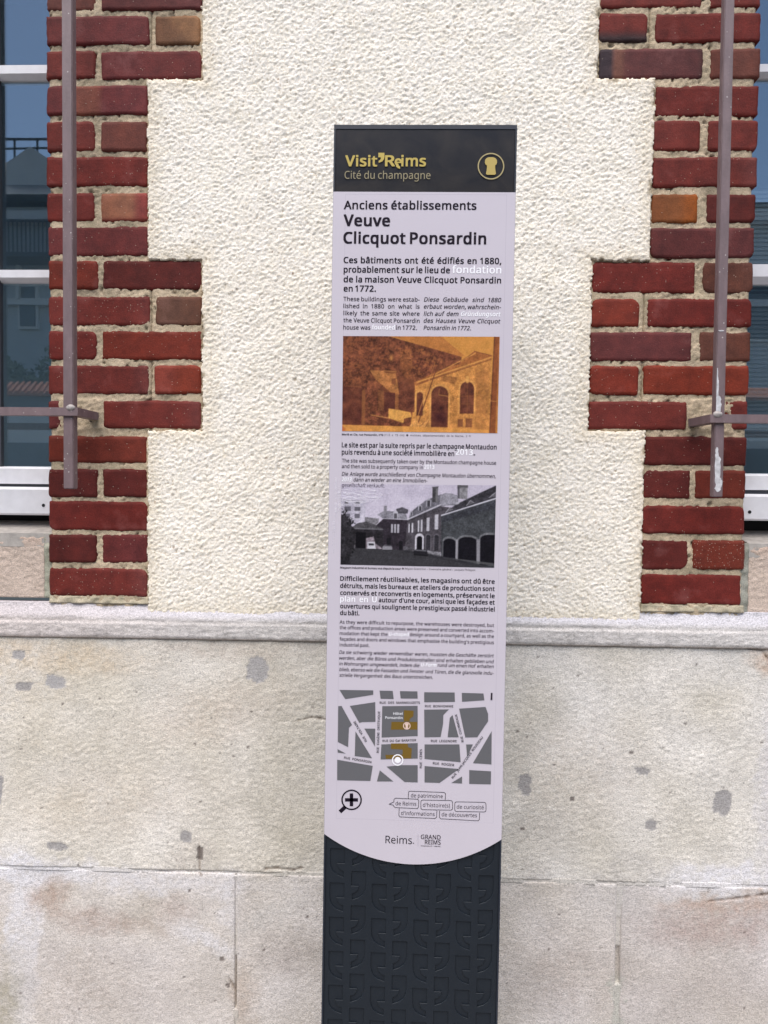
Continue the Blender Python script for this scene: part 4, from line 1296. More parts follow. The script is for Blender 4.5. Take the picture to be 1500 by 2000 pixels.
# ---- lettering
WORDS = []       # (word, u, v, cap height, kx, style, group key)
GLYPHS = r"""'	32	22 100 20 64 12 64 9 100
(	42	6 38 6 50 8 61 11 71 15 82 20 91 26 100 38 100 29 86 23 71 19 55 18 39 19 28 20 17 23 7 27 -3 32 -13 38 -22 26 -22 20 -13 15 -4 11 6 8 16 6 27
)	42	36 38 36 27 34 16 31 6 28 -4 22 -13 16 -22 4 -22 10 -13 15 -3 19 7 22 17 23 28 24 39 23 50 22 60 19 71 15 81 10 91 4 100 16 100 22 91 28 82 31 71 34 61 36 50
,	38	27 15 24 4 19 -7 15 -18 6 -18 8 -7 11 5 13 16 26 16
-	45	6 32 6 43 39 43 39 32
.	38	10 8 11 12 13 15 15 16 19 17 22 16 25 15 27 12 27 8 27 3 25 0 22 -1 19 -2 15 -1 13 0 11 3
/	52	51 100 13 0 1 0 39 100
0	80	73 50 73 39 71 28 69 20 66 12 61 6 55 2 48 -1 40 -1 30 0 21 5 15 12 10 22 8 35 7 50 8 65 10 78 14 88 21 95 29 100 40 102 50 100 59 95 65 88 70 78 72 65|19 50 20 38 21 27 24 19 28 14 33 10 40 9 47 10 52 14 56 19 59 27 60 38 61 50 60 63 59 73 56 81 52 86 47 90 40 91 33 90 28 86 24 81 21 73 20 63
1	80	50 0 38 0 38 70 38 77 38 82 38 87 34 83 30 79 19 71 12 79 39 100 50 100
2	80	73 0 7 0 7 10 33 37 46 50 50 56 54 62 55 68 56 74 55 81 51 87 46 90 39 91 32 90 26 88 14 81 8 90 16 96 27 100 32 101 39 101 47 101 55 98 61 94 65 89 68 82 69 75 68 67 66 60 62 53 57 47 43 32 22 12 22 11 73 11
3	80	69 77 68 70 67 65 63 61 59 57 54 54 48 53 48 52 59 50 66 45 71 37 72 28 71 20 68 13 63 7 56 2 46 0 34 -1 19 0 13 1 6 4 6 16 13 13 20 11 27 9 34 9 45 10 53 14 58 20 59 29 58 34 56 39 52 42 46 45 39 46 31 46 22 46 22 57 31 57 39 57 45 59 50 62 54 66 56 71 56 76 55 82 52 87 46 90 38 91 29 90 21 87 13 83 7 91 13 95 20 98 29 101 38 101 52 100 61 94 67 86
4	80	77 23 63 23 63 0 51 0 51 23 3 23 3 33 50 101 63 101 63 34 77 34|51 65 51 72 51 78 51 83 52 87 51 87 48 82 45 76 15 34 51 34
5	80	39 61 48 60 56 58 63 54 68 48 71 41 72 32 71 22 68 14 62 7 55 3 46 0 35 -1 20 0 14 2 9 4 9 16 14 13 21 11 28 10 35 9 42 10 48 11 53 14 56 19 59 24 60 31 58 39 54 46 46 50 34 51 25 50 17 49 11 53 15 100 65 100 65 89 25 89 23 60 30 61
6	80	8 43 9 60 11 68 13 76 17 83 21 89 27 94 34 98 43 101 54 101 60 101 66 100 66 90 60 91 54 91 45 91 38 88 32 84 28 79 24 73 22 66 20 51 21 51 26 57 30 59 34 61 39 62 45 63 53 62 60 59 66 55 70 49 73 41 74 32 73 23 70 14 65 8 59 3 51 0 42 -1 35 -1 28 1 23 5 18 9 13 16 10 23 8 32|42 9 50 10 56 15 60 22 61 32 60 41 57 47 50 52 42 53 36 52 31 50 26 47 23 43 21 39 20 35 21 25 26 17 29 14 32 11 37 10
7	80	19 0 60 89 6 89 6 100 73 100 73 90 33 0
8	80	40 101 48 101 55 99 61 95 66 91 69 85 70 77 69 72 67 67 64 63 60 59 51 53 62 46 67 42 70 38 72 32 73 26 72 18 69 11 64 6 58 2 50 -1 40 -1 30 -1 22 2 15 6 11 11 8 18 7 25 8 32 10 37 13 42 17 46 28 52 19 59 15 62 12 67 11 72 10 78 11 85 14 91 19 95 25 99 32 101|19 25 20 19 24 13 31 10 40 8 49 10 56 13 60 19 61 26 60 30 58 34 55 38 51 41 40 46 38 47 27 41 24 38 21 34 19 30|40 91 33 91 27 88 23 83 22 77 23 72 25 68 27 65 31 62 40 58 49 62 53 65 55 68 57 72 58 77 56 83 53 88 47 91
9	80	73 57 72 40 70 32 68 24 64 17 59 11 54 6 46 2 37 -1 27 -1 20 -1 14 0 14 11 20 9 27 9 36 9 43 12 49 16 53 21 56 27 58 34 60 49 60 49 54 43 51 41 46 39 41 38 36 37 28 38 21 41 15 45 11 51 8 59 7 68 8 77 11 86 16 92 22 97 30 100 39 101 46 101 52 99 58 95 63 90 67 84 70 77 72 68|39 91 31 90 25 85 21 78 19 68 20 59 24 53 30 48 38 47 45 48 50 50 54 53 58 57 60 61 60 65 59 74 55 83 52 86 48 89 44 90
A	89	76 0 64 31 25 31 13 0 0 0 39 100 50 100 89 0|49 72 48 76 46 83 45 87 43 82 42 76 40 72 29 42 61 42
B	91	42 100 59 99 71 94 78 87 80 75 80 70 78 65 75 61 71 57 67 55 61 53 61 52 67 51 72 49 77 46 81 41 83 36 83 28 82 20 79 13 74 7 67 3 59 1 49 0 14 0 14 100|45 57 56 58 62 62 66 67 67 74 66 81 61 86 54 88 43 89 26 89 26 57|26 47 26 11 46 11 58 12 65 16 69 22 70 29 69 34 68 39 65 42 60 45 54 46 45 47
C	89	56 90 49 90 42 88 36 84 31 80 27 74 24 67 22 59 22 50 23 38 26 29 30 21 37 15 46 11 56 10 69 11 80 14 80 3 69 0 54 -1 40 0 29 5 20 13 14 23 10 35 9 50 9 61 12 71 16 80 21 87 28 93 36 98 46 100 57 101 64 101 71 100 78 98 84 96 79 85 69 89 63 90
D	102	94 51 92 36 87 23 80 13 70 6 57 1 41 0 14 0 14 100 44 100 59 99 71 94 80 87 88 78 92 66|80 51 79 63 76 72 71 80 63 85 54 88 43 89 26 89 26 11 40 11 58 13 70 21 78 33
E	78	69 0 14 0 14 100 69 100 69 89 26 89 26 58 67 58 67 47 26 47 26 11 69 11
F	73	26 0 14 0 14 100 69 100 69 89 26 89 26 54 67 54 67 42 26 42
G	102	57 53 92 53 92 4 75 0 56 -1 42 0 30 5 21 12 14 23 10 35 9 50 10 65 15 77 22 87 32 95 45 100 60 101 69 101 76 100 90 96 85 85 73 89 67 90 60 90 49 89 39 85 32 79 26 71 23 62 22 50 23 39 26 29 31 21 38 15 47 11 59 10 71 10 79 12 79 42 57 42
H	104	90 0 77 0 77 47 26 47 26 0 14 0 14 100 26 100 26 58 77 58 77 100 90 100
I	47	42 0 6 0 6 7 17 10 17 90 6 93 6 100 42 100 42 93 30 90 30 10 42 7
J	38	-1 -27 -6 -26 -11 -25 -11 -14 -6 -15 -1 -16 6 -14 9 -12 11 -9 12 -5 13 1 13 100 25 100 25 2 25 -7 22 -14 18 -20 13 -24 7 -26
K	87	87 0 72 0 36 48 26 39 26 0 14 0 14 100 26 100 26 51 35 60 43 70 70 100 85 100 46 56
L	73	14 0 14 100 26 100 26 11 70 11 70 0
M	127	58 0 25 88 24 88 25 81 25 71 25 61 25 0 14 0 14 100 32 100 63 18 64 18 95 100 113 100 113 0 101 0 101 61 101 71 102 80 102 88 101 88 68 0
N	106	93 0 78 0 25 83 24 83 25 75 25 66 25 56 25 0 14 0 14 100 28 100 82 17 82 17 82 24 81 34 81 44 81 100 93 100
O	109	101 50 100 39 98 29 94 20 89 13 83 7 75 2 65 0 55 -1 44 0 34 2 26 7 20 13 15 20 11 29 9 39 9 50 10 65 14 77 20 87 29 95 41 100 55 102 69 100 80 95 89 88 96 77 100 65|22 50 23 38 25 28 30 20 36 14 45 11 55 10 65 11 73 14 80 20 84 28 87 38 88 50 86 67 80 80 70 88 55 90 45 89 36 86 30 80 25 72 23 62
P	85	40 100 57 98 69 92 75 83 78 71 77 65 76 59 73 53 69 49 64 45 57 42 48 40 38 39 26 39 26 0 14 0 14 100|39 89 26 89 26 50 36 50 45 50 52 52 58 54 61 58 64 63 65 70 63 78 58 84 50 88
Q	109	101 50 100 39 98 28 93 19 88 11 81 5 72 1 96 -24 78 -24 58 -1 57 -1 55 -1 44 0 34 2 26 7 20 13 15 20 11 29 9 39 9 50 10 65 14 77 20 87 29 95 41 100 55 102 69 100 80 95 89 88 96 77 100 65|22 50 23 38 25 28 30 20 36 14 45 11 55 10 65 11 73 14 80 20 84 28 87 38 88 50 86 67 80 80 70 88 55 90 45 89 36 86 30 80 25 72 23 62
R	87	41 100 53 99 62 97 69 93 74 87 77 80 78 72 77 64 75 58 71 53 67 50 58 45 85 0 70 0 46 41 26 41 26 0 14 0 14 100|40 89 26 89 26 52 41 52 52 53 59 57 63 63 65 71 64 77 62 82 59 85 54 87 48 89
S	77	70 27 69 18 66 12 61 6 54 2 45 -1 35 -1 24 -1 15 1 7 3 7 15 20 11 27 10 35 10 42 10 48 11 52 14 55 17 57 21 58 26 57 30 56 34 53 37 48 40 34 46 23 51 18 54 15 58 12 61 10 66 9 70 8 76 9 83 12 90 17 95 24 98 31 101 40 101 48 101 55 100 68 96 64 85 53 89 47 90 40 90 34 90 30 89 26 86 23 83 22 80 21 76 22 71 23 67 26 64 30 61 43 56 51 52 58 49 63 45 67 40 70 34
T	78	45 0 33 0 33 89 1 89 1 100 76 100 76 89 45 89
U	102	90 35 89 25 85 17 80 9 73 3 63 0 51 -1 34 1 22 9 15 21 13 36 13 100 25 100 25 35 27 24 32 16 40 11 51 10 60 10 66 13 71 17 75 22 77 28 77 35 77 100 90 100
V	84	84 100 48 0 36 0 0 100 13 100 36 36 38 28 40 21 42 14 44 21 46 28 48 36 71 100
W	130	128 100 102 0 89 0 70 66 68 72 66 77 65 82 65 85 64 82 63 77 62 71 60 65 41 0 28 0 2 100 15 100 30 39 32 33 33 26 34 21 35 15 36 21 37 27 39 33 40 40 58 100 71 100 89 39 91 33 93 26 94 20 95 15 96 22 98 31 100 39 115 100
X	82	82 0 67 0 41 43 14 0 1 0 34 52 3 100 17 100 41 61 66 100 79 100 48 52
Y	79	40 51 66 100 79 100 46 39 46 0 33 0 33 38 0 100 14 100
Z	80	75 0 5 0 5 10 58 89 7 89 7 100 73 100 73 90 21 11 75 11
a	79	40 76 52 75 61 70 66 62 67 51 67 0 58 0 56 11 55 11 49 4 45 1 41 0 30 -1 24 -1 18 1 13 4 10 8 7 14 6 21 9 31 15 38 26 43 42 45 55 45 55 50 54 58 51 63 46 65 40 66 34 66 28 65 18 61 15 70 26 74 33 76|44 36 32 35 25 32 21 27 19 21 20 15 23 11 27 9 33 9 42 10 49 14 53 20 55 30 55 37
b	86	24 81 24 72 24 65 24 65 28 70 33 73 39 76 47 76 60 74 70 67 76 54 78 38 77 26 75 16 70 8 64 3 56 0 47 -1 39 -1 33 2 28 5 24 10 23 10 21 0 12 0 12 106 24 106|45 66 38 65 33 63 29 59 26 54 25 47 24 38 24 37 25 25 29 16 35 11 46 9 54 11 61 16 64 25 66 38 64 50 61 59 54 64
c	67	42 -1 33 0 24 3 17 8 12 15 9 25 8 37 9 50 12 60 18 67 25 72 33 75 43 76 54 75 63 72 59 62 51 65 43 66 36 65 30 62 26 58 23 53 21 46 20 37 21 29 23 22 26 16 30 12 35 10 42 9 53 11 61 14 61 3 53 0
d	86	39 -1 26 1 16 8 10 20 8 37 10 54 16 67 26 74 39 76 44 76 49 75 56 71 62 65 63 65 62 71 62 76 62 106 74 106 74 0 64 0 62 10 62 10 56 4 49 0 44 -1|40 9 51 10 57 15 61 24 62 35 62 37 61 50 57 59 51 64 40 66 32 64 25 58 22 49 20 37 22 25 25 16 32 11
e	79	41 76 50 75 57 72 64 67 68 60 71 52 72 43 72 35 20 35 22 24 27 16 34 11 44 9 57 10 68 14 68 4 57 0 44 -1 34 0 25 3 18 8 12 16 9 25 8 37 9 48 12 58 17 66 23 72 32 75|41 66 33 65 27 61 23 54 21 45 59 45 58 51 57 56 55 60 51 64 46 66
f	48	46 66 28 66 28 0 15 0 15 66 2 66 2 71 15 75 15 80 16 89 18 96 22 101 26 104 32 106 40 107 48 106 54 105 51 95 46 96 40 97 34 96 31 93 28 88 28 80 28 75 46 75
g	86	39 76 46 76 52 74 57 70 62 65 63 65 64 75 74 75 74 -1 73 -11 71 -19 66 -25 60 -30 51 -33 41 -34 26 -32 14 -29 14 -18 19 -20 26 -22 33 -23 41 -23 50 -22 57 -18 61 -11 62 -2 62 1 62 6 62 10 62 10 58 5 52 1 46 -1 39 -1 26 1 16 9 10 21 8 37 10 53 16 66 26 74|40 66 34 65 29 63 26 59 23 53 21 46 20 37 22 25 26 16 32 11 40 9 46 9 50 10 54 12 57 15 59 18 61 23 62 34 62 37 62 47 60 54 57 59 53 63 47 65
h	87	24 75 24 70 24 65 24 65 27 68 30 71 39 75 48 76 56 76 63 73 68 70 72 65 74 58 75 49 75 0 63 0 63 48 62 56 59 62 54 65 46 66 39 65 33 63 29 59 26 54 25 47 24 39 24 0 12 0 12 106 24 106
i	36	24 75 24 0 12 0 12 75|18 103 21 103 23 101 25 99 25 95 25 92 23 89 21 88 18 88 15 88 13 89 11 92 11 95 11 99 13 101 15 103
j	36	3 -34 -3 -33 -8 -32 -8 -22 -3 -23 2 -23 6 -23 9 -21 11 -17 12 -12 12 75 24 75 24 -11 24 -18 22 -23 19 -28 15 -31 10 -33|11 95 11 99 13 101 15 103 18 103 21 103 23 101 25 99 25 95 25 92 23 89 21 88 18 88 15 88 13 89 11 92
k	75	24 51 24 45 24 39 24 39 27 42 30 46 33 50 57 75 71 75 41 43 74 0 59 0 33 35 24 28 24 0 12 0 12 106 24 106
l	36	24 0 12 0 12 106 24 106
m	131	94 76 105 75 113 70 118 61 120 49 120 0 107 0 107 48 106 56 104 62 99 65 92 66 83 65 77 60 73 52 72 41 72 0 60 0 60 48 59 54 58 58 56 62 53 64 49 66 44 66 37 65 32 63 29 59 26 54 25 47 24 39 24 0 12 0 12 75 22 75 24 65 24 65 27 68 30 71 38 75 46 76 54 76 61 73 66 69 69 64 70 64 75 69 80 73 87 76
n	87	48 76 60 75 68 70 73 61 75 49 75 0 63 0 63 48 62 56 59 62 54 65 46 66 36 64 29 59 25 51 24 39 24 0 12 0 12 75 22 75 24 65 24 65 27 68 31 71 39 75
o	85	77 38 77 29 75 21 72 14 68 9 63 4 57 1 50 -1 42 -1 35 -1 28 1 23 4 18 9 13 14 10 21 8 29 8 38 9 49 12 59 17 66 24 72 33 75 43 76 52 75 61 72 68 66 73 59 76 49|20 38 21 29 23 22 26 17 30 12 36 10 42 9 49 10 55 12 59 17 62 22 64 29 64 38 64 46 62 53 59 59 55 63 49 65 42 66 32 64 26 59 22 50
p	86	48 76 60 74 70 67 76 55 78 38 77 26 75 16 70 9 64 3 56 0 47 -1 42 -1 37 0 30 4 24 10 23 10 24 4 24 -3 24 -34 12 -34 12 75 22 75 24 65 24 65 30 71 33 73 37 75 42 76|45 66 39 65 33 63 29 60 26 55 25 48 24 40 24 38 25 29 26 22 29 16 33 12 38 10 46 9 52 10 57 13 61 17 64 23 65 30 66 38 64 49 61 58 54 64
q	86	62 -2 62 4 63 10 62 10 58 6 53 2 46 -1 38 -1 26 1 16 8 10 20 8 37 9 49 12 59 16 67 23 72 30 75 39 76 47 76 53 73 58 69 62 65 63 65 64 75 74 75 74 -34 62 -34|41 9 48 10 53 12 57 15 60 20 61 27 62 35 62 37 61 50 57 59 51 64 40 66 32 64 25 58 22 49 20 37 22 25 25 16 32 11
r	58	47 76 51 76 56 76 54 64 50 65 46 65 42 65 38 63 34 61 31 58 28 55 26 50 25 46 24 40 24 0 12 0 12 75 22 75 23 61 24 61 30 69 33 72 37 74 42 76
s	67	61 21 60 14 57 9 53 4 47 1 39 -1 31 -1 17 0 7 3 7 15 18 10 25 9 31 9 39 9 45 12 48 15 49 20 48 22 47 25 42 29 30 34 18 40 13 43 10 46 8 51 7 57 9 65 15 71 24 75 35 76 48 75 59 71 55 62 45 65 34 66 28 66 23 64 20 61 19 57 19 54 21 52 27 48 38 43 50 38 55 34 58 31 60 26
t	51	37 9 43 9 47 10 47 1 42 -1 35 -1 29 -1 24 1 20 3 16 8 14 14 13 22 13 66 2 66 2 71 13 76 18 92 25 92 25 75 47 75 47 66 25 66 25 22 26 16 29 12 32 10
u	87	75 75 75 0 65 0 63 10 62 10 59 6 56 4 48 0 38 -1 30 -1 23 1 18 5 14 10 12 17 11 26 11 75 24 75 24 27 25 19 28 13 33 10 40 9 48 10 53 12 58 16 60 21 62 28 62 36 62 75
v	71	28 0 0 75 13 75 29 31 32 24 34 17 35 11 36 11 37 17 40 24 42 31 58 75 71 75 43 0
w	110	60 42 59 48 57 54 56 59 55 62 55 62 54 59 53 54 51 48 50 42 36 0 22 0 2 75 14 75 25 35 27 27 29 19 30 13 30 13 31 17 32 22 34 28 35 33 48 75 62 75 75 33 77 26 79 19 80 13 80 13 81 19 83 27 85 35 96 75 109 75 88 0 73 0
x	74	30 38 4 75 18 75 37 47 56 75 70 75 44 38 72 0 58 0 37 30 16 0 3 0
y	71	0 75 13 75 30 32 32 25 34 18 36 12 36 12 39 21 43 32 58 75 71 75 39 -10 36 -17 33 -23 29 -27 24 -31 19 -33 12 -34 6 -33 2 -32 2 -23 5 -23 10 -24 14 -23 17 -22 20 -20 23 -17 26 -10 30 0
z	66	60 0 5 0 5 8 46 66 8 66 8 75 59 75 59 66 20 10 60 10
©	117	60 19 48 21 40 27 34 37 33 50 34 59 36 66 40 72 46 77 53 80 61 81 70 80 78 77 74 68 67 71 61 72 54 71 48 66 45 59 44 50 45 41 48 34 53 29 61 28 68 29 76 31 76 22 69 20|58 -1 48 0 38 2 29 7 21 13 15 21 11 29 8 39 7 50 8 61 11 71 15 79 21 87 29 93 38 98 48 100 58 101 69 100 78 98 87 93 95 87 101 79 106 71 109 61 110 50 109 39 106 29 101 21 95 13 88 7 79 2 69 0|58 6 67 7 75 9 82 13 89 18 94 25 98 32 101 41 102 50 101 59 98 67 95 75 89 81 83 86 76 91 67 93 58 94 49 93 41 91 33 87 27 82 22 75 18 68 16 59 15 50 16 41 18 33 22 25 27 19 33 14 41 9 49 7
°	60	30 58 24 59 18 61 14 64 11 69 8 74 8 80 8 86 10 91 14 95 18 99 24 101 30 101 36 101 42 99 46 95 49 91 52 86 52 80 52 74 49 69 46 64 42 61 36 59|30 67 36 68 40 70 42 75 43 80 42 85 40 90 36 92 30 93 24 92 20 90 18 85 17 80 18 75 20 70 24 68
È	78	69 0 14 0 14 100 69 100 69 89 26 89 26 58 67 58 67 47 26 47 26 11 69 11|39 132 43 125 48 118 53 111 53 110 44 110 39 114 33 120 28 126 25 131 25 132
É	78	69 0 14 0 14 100 69 100 69 89 26 89 26 58 67 58 67 47 26 47 26 11 69 11|63 131 60 126 55 120 49 114 43 110 35 110 35 111 40 118 45 125 49 132 63 132
ß	88	73 86 73 82 71 78 66 72 60 67 55 62 54 60 54 58 54 54 58 51 66 45 75 39 78 35 80 31 82 27 82 21 81 14 79 8 75 4 70 1 63 -1 56 -1 44 0 36 3 36 14 41 12 48 9 56 9 62 9 67 12 69 16 70 21 69 27 65 32 57 37 48 44 43 50 42 57 42 61 43 64 48 70 54 74 59 79 60 82 61 86 59 91 56 94 50 96 43 97 34 96 30 94 27 91 25 87 24 82 24 0 12 0 12 82 13 90 16 97 21 101 27 105 34 107 43 107 51 107 59 105 65 102 69 98 72 93
à	79	40 76 52 75 61 70 66 62 67 51 67 0 58 0 56 11 55 11 49 4 45 1 41 0 30 -1 24 -1 18 1 13 4 10 8 7 14 6 21 9 31 15 38 26 43 42 45 55 45 55 50 54 58 51 63 46 65 40 66 34 66 28 65 18 61 15 70 26 74 33 76|44 36 32 35 25 32 21 27 19 21 20 15 23 11 27 9 33 9 42 10 49 14 53 20 55 30 55 37|36 107 40 100 45 93 49 87 49 85 41 85 36 90 30 95 25 101 21 106 21 107
â	79	40 76 52 75 61 70 66 62 67 51 67 0 58 0 56 11 55 11 49 4 45 1 41 0 30 -1 24 -1 18 1 13 4 10 8 7 14 6 21 9 31 15 38 26 43 42 45 55 45 55 50 54 58 51 63 46 65 40 66 34 66 28 65 18 61 15 70 26 74 33 76|44 36 32 35 25 32 21 27 19 21 20 15 23 11 27 9 33 9 42 10 49 14 53 20 55 30 55 37|46 107 50 100 57 93 63 86 63 85 54 85 47 90 39 97 32 90 24 85 16 85 16 86 22 93 28 100 33 107
ä	79	40 76 52 75 61 70 66 62 67 51 67 0 58 0 56 11 55 11 49 4 45 1 41 0 30 -1 24 -1 18 1 13 4 10 8 7 14 6 21 9 31 15 38 26 43 42 45 55 45 55 50 54 58 51 63 46 65 40 66 34 66 28 65 18 61 15 70 26 74 33 76|44 36 32 35 25 32 21 27 19 21 20 15 23 11 27 9 33 9 42 10 49 14 53 20 55 30 55 37|20 95 20 99 22 101 24 102 26 102 29 102 31 101 32 99 33 95 32 92 31 90 29 89 26 88 24 89 22 90 20 92|46 95 47 99 48 101 50 102 53 102 55 102 57 101 59 99 59 95 59 92 57 90 55 89 53 88 50 89 48 90 47 92
ç	67	42 -1 33 0 24 3 17 8 12 15 9 25 8 37 9 50 12 60 18 67 25 72 33 75 43 76 54 75 63 72 59 62 51 65 43 66 36 65 30 62 26 58 23 53 21 46 20 37 21 29 23 22 26 16 30 12 35 10 42 9 53 11 61 14 61 3 53 0|54 -19 52 -25 48 -30 42 -33 33 -34 29 -33 26 -33 26 -25 29 -26 33 -26 38 -26 41 -25 43 -23 44 -20 43 -17 40 -14 31 -12 37 0 45 0 41 -7 47 -10 52 -13 53 -16
è	79	41 76 50 75 57 72 64 67 68 60 71 52 72 43 72 35 20 35 22 24 27 16 34 11 44 9 57 10 68 14 68 4 57 0 44 -1 34 0 25 3 18 8 12 16 9 25 8 37 9 48 12 58 17 66 23 72 32 75|41 66 33 65 27 61 23 54 21 45 59 45 58 51 57 56 55 60 51 64 46 66|36 107 40 100 45 93 50 87 50 85 42 85 36 90 30 95 25 101 22 106 22 107
é	79	41 76 50 75 57 72 64 67 68 60 71 52 72 43 72 35 20 35 22 24 27 16 34 11 44 9 57 10 68 14 68 4 57 0 44 -1 34 0 25 3 18 8 12 16 9 25 8 37 9 48 12 58 17 66 23 72 32 75|41 66 33 65 27 61 23 54 21 45 59 45 58 51 57 56 55 60 51 64 46 66|61 106 57 101 52 95 46 90 41 85 32 85 32 87 37 93 42 100 46 107 61 107
ê	79	41 76 50 75 57 72 64 67 68 60 71 52 72 43 72 35 20 35 22 24 27 16 34 11 44 9 57 10 68 14 68 4 57 0 44 -1 34 0 25 3 18 8 12 16 9 25 8 37 9 48 12 58 17 66 23 72 32 75|41 66 33 65 27 61 23 54 21 45 59 45 58 51 57 56 55 60 51 64 46 66|46 107 51 100 57 93 64 86 64 85 55 85 47 90 40 97 32 90 25 85 16 85 16 86 22 93 29 100 33 107
ô	85	77 38 77 29 75 21 72 14 68 9 63 4 57 1 50 -1 42 -1 35 -1 28 1 23 4 18 9 13 14 10 21 8 29 8 38 9 49 12 59 17 66 24 72 33 75 43 76 52 75 61 72 68 66 73 59 76 49|20 38 21 29 23 22 26 17 30 12 36 10 42 9 49 10 55 12 59 17 62 22 64 29 64 38 64 46 62 53 59 59 55 63 49 65 42 66 32 64 26 59 22 50|49 107 53 100 60 93 66 86 66 85 57 85 50 90 42 97 35 90 27 85 19 85 19 86 25 93 31 100 36 107
ö	85	77 38 77 29 75 21 72 14 68 9 63 4 57 1 50 -1 42 -1 35 -1 28 1 23 4 18 9 13 14 10 21 8 29 8 38 9 49 12 59 17 66 24 72 33 75 43 76 52 75 61 72 68 66 73 59 76 49|20 38 21 29 23 22 26 17 30 12 36 10 42 9 49 10 55 12 59 17 62 22 64 29 64 38 64 46 62 53 59 59 55 63 49 65 42 66 32 64 26 59 22 50|23 95 23 99 25 101 27 102 29 102 32 102 34 101 36 99 36 95 36 92 34 90 32 89 29 88 27 89 25 90 23 92|49 95 50 99 51 101 53 102 56 102 58 102 60 101 62 99 62 95 62 92 60 90 58 89 56 88 53 89 51 90 50 92
û	87	75 75 75 0 65 0 63 10 62 10 59 6 56 4 48 0 38 -1 30 -1 23 1 18 5 14 10 12 17 11 26 11 75 24 75 24 27 25 19 28 13 33 10 40 9 48 10 53 12 58 16 60 21 62 28 62 36 62 75|49 107 54 100 61 93 67 86 67 85 58 85 51 90 43 97 35 90 28 85 20 85 20 86 26 93 32 100 37 107
ü	87	75 75 75 0 65 0 63 10 62 10 59 6 56 4 48 0 38 -1 30 -1 23 1 18 5 14 10 12 17 11 26 11 75 24 75 24 27 25 19 28 13 33 10 40 9 48 10 53 12 58 16 60 21 62 28 62 36 62 75|24 95 24 99 26 101 28 102 30 102 33 102 35 101 36 99 37 95 36 92 35 90 33 89 30 88 28 89 26 90 24 92|50 95 50 99 52 101 54 102 56 102 59 102 61 101 63 99 63 95 63 92 61 90 59 89 56 88 54 89 52 90 50 92
–	70	6 32 6 43 64 43 64 32"""
LINES = []
def T(text, xl, base, xr, cap, mat='ink', bold=0.0, it=False, just=True, key='text', rot=0.0):
    LINES.append(dict(text=text, xl=xl, base=base, xr=xr, cap=cap, mat=mat, bold=bold, it=it, just=just, key=key, rot=rot))

B = 0.031
T('Visit', 675.5, 327, 736, 19.8, 'gold', .034, key='title')
T('R', 753, 327, 770.5, 19.8, 'gold', .034, key='title')
T('ims', 784.5, 327, 831, 19.8, 'gold', .034, key='title')
T('Cité du champagne', 673.5, 351.6, 840.6, 14.6, 'tan', .002, just=False, key='subtitle')
T('Anciens établissements', 672.5, 410.5, 929.5, 15.5, 'ink', .030, just=False)
T('Veuve', 672.3, 443, 761, 21, 'ink', .038, just=False)
T('Clicquot Ponsardin', 672, 477, 948, 21, 'ink', .038, just=False)
T('Ces bâtiments ont été édifiés en 1880,', 672, 515.3, 978, 11.3, 'ink', B)
T('probablement sur le lieu de', 672, 533.6, 878, 11.3, 'ink', B)
T('fondation', 883, 535, 978, 13.6, 'white_ink', .026)
T('de la maison Veuve Clicquot Ponsardin', 672, 552.6, 977.5, 11.3, 'ink', B)
T('en 1772.', 672, 570.6, 734, 11.3, 'ink', B, just=False)
for i, (s, b) in enumerate((('These buildings were estab-', 589.3), ('lished in 1880 on what is', 603), ('likely the same site where', 616.7), ('the Veuve Clicquot Ponsardin', 630.6))):
    T(s, 671.3, b, 819.3, 8.0, 'ink_soft', .016)
T('house was', 671, 644.5, 723.5, 8.0, 'ink_soft', .016)
T('founded', 727, 644.5, 771, 8.2, 'white_ink', .03)
T('in 1772.', 774, 645, 814, 8.0, 'ink_soft', .016)
T('Diese Gebäude sind 1880', 828, 590.3, 978, 8.0, 'ink_soft', .016, True)
T('erbaut worden, wahrschein-', 827.8, 604, 977.5, 8.0, 'ink_soft', .016, True)
T('lich auf dem', 827.6, 617.9, 895, 8.0, 'ink_soft', .016, True)
T('Gründungsort', 900, 618.5, 977, 8.2, 'white_ink', .03, True)
T('des Hauses Veuve Clicquot', 827.4, 631.4, 976.5, 8.0, 'ink_soft', .016, True)
T('Ponsardin in 1772.', 827.2, 645.3, 919, 8.0, 'ink_soft', .016, True)
T('Werlé et Cie, rue Ponsardin, n°6', 668, 850.6, 748, 3.6, 'ink', .03)
T('(11,5 x 15 cm) © Archives départementales de la Marne, 2 Fi', 750, 851.6, 919, 3.6, 'ink_soft', .0)
T('Le site est par la suite repris par le champagne Montaudon', 668.3, 873.7, 969, 9.2, 'ink', .027)
T('puis revendu à une société immobilière en', 668.2, 887.6, 886.5, 9.2, 'ink', .027)
T('2013', 890, 888.2, 922.5, 10.6, 'white_ink', .026)
T('.', 924.5, 889.4, 927, 9.2, 'ink', .027)
T('The site was subsequently taken over by the Montaudon champagne house', 668.4, 903.3, 968.3, 7.2, 'ink_soft', .012)
T('and then sold to a property company in', 668.3, 914.3, 826, 7.2, 'ink_soft', .012)
T('2013', 828.5, 915.4, 848, 7.4, 'white_ink', .03)
T('Die Anlage wurde anschließend von Champagne Montaudon übernommen,', 668.2, 929, 967.5, 7.2, 'ink_soft', .012, True)
T('2013', 668.2, 940, 687, 7.3, 'white_ink', .03, True)
T('dann an wieder an eine Immobilien-', 691, 940.2, 834.5, 7.2, 'ink_soft', .012, True)
T('gesellschaft verkauft.', 668, 951, 751, 7.2, 'ink_soft', .012, True, just=False)
T('Magasin industriel et bureau vus depuis la cour', 665.4, 1109.7, 783, 3.8, 'ink', .03)
T('© Région Grand-Est – Inventaire général / Jacques Philippot', 785, 1111.6, 928, 3.6, 'ink_soft', .0)
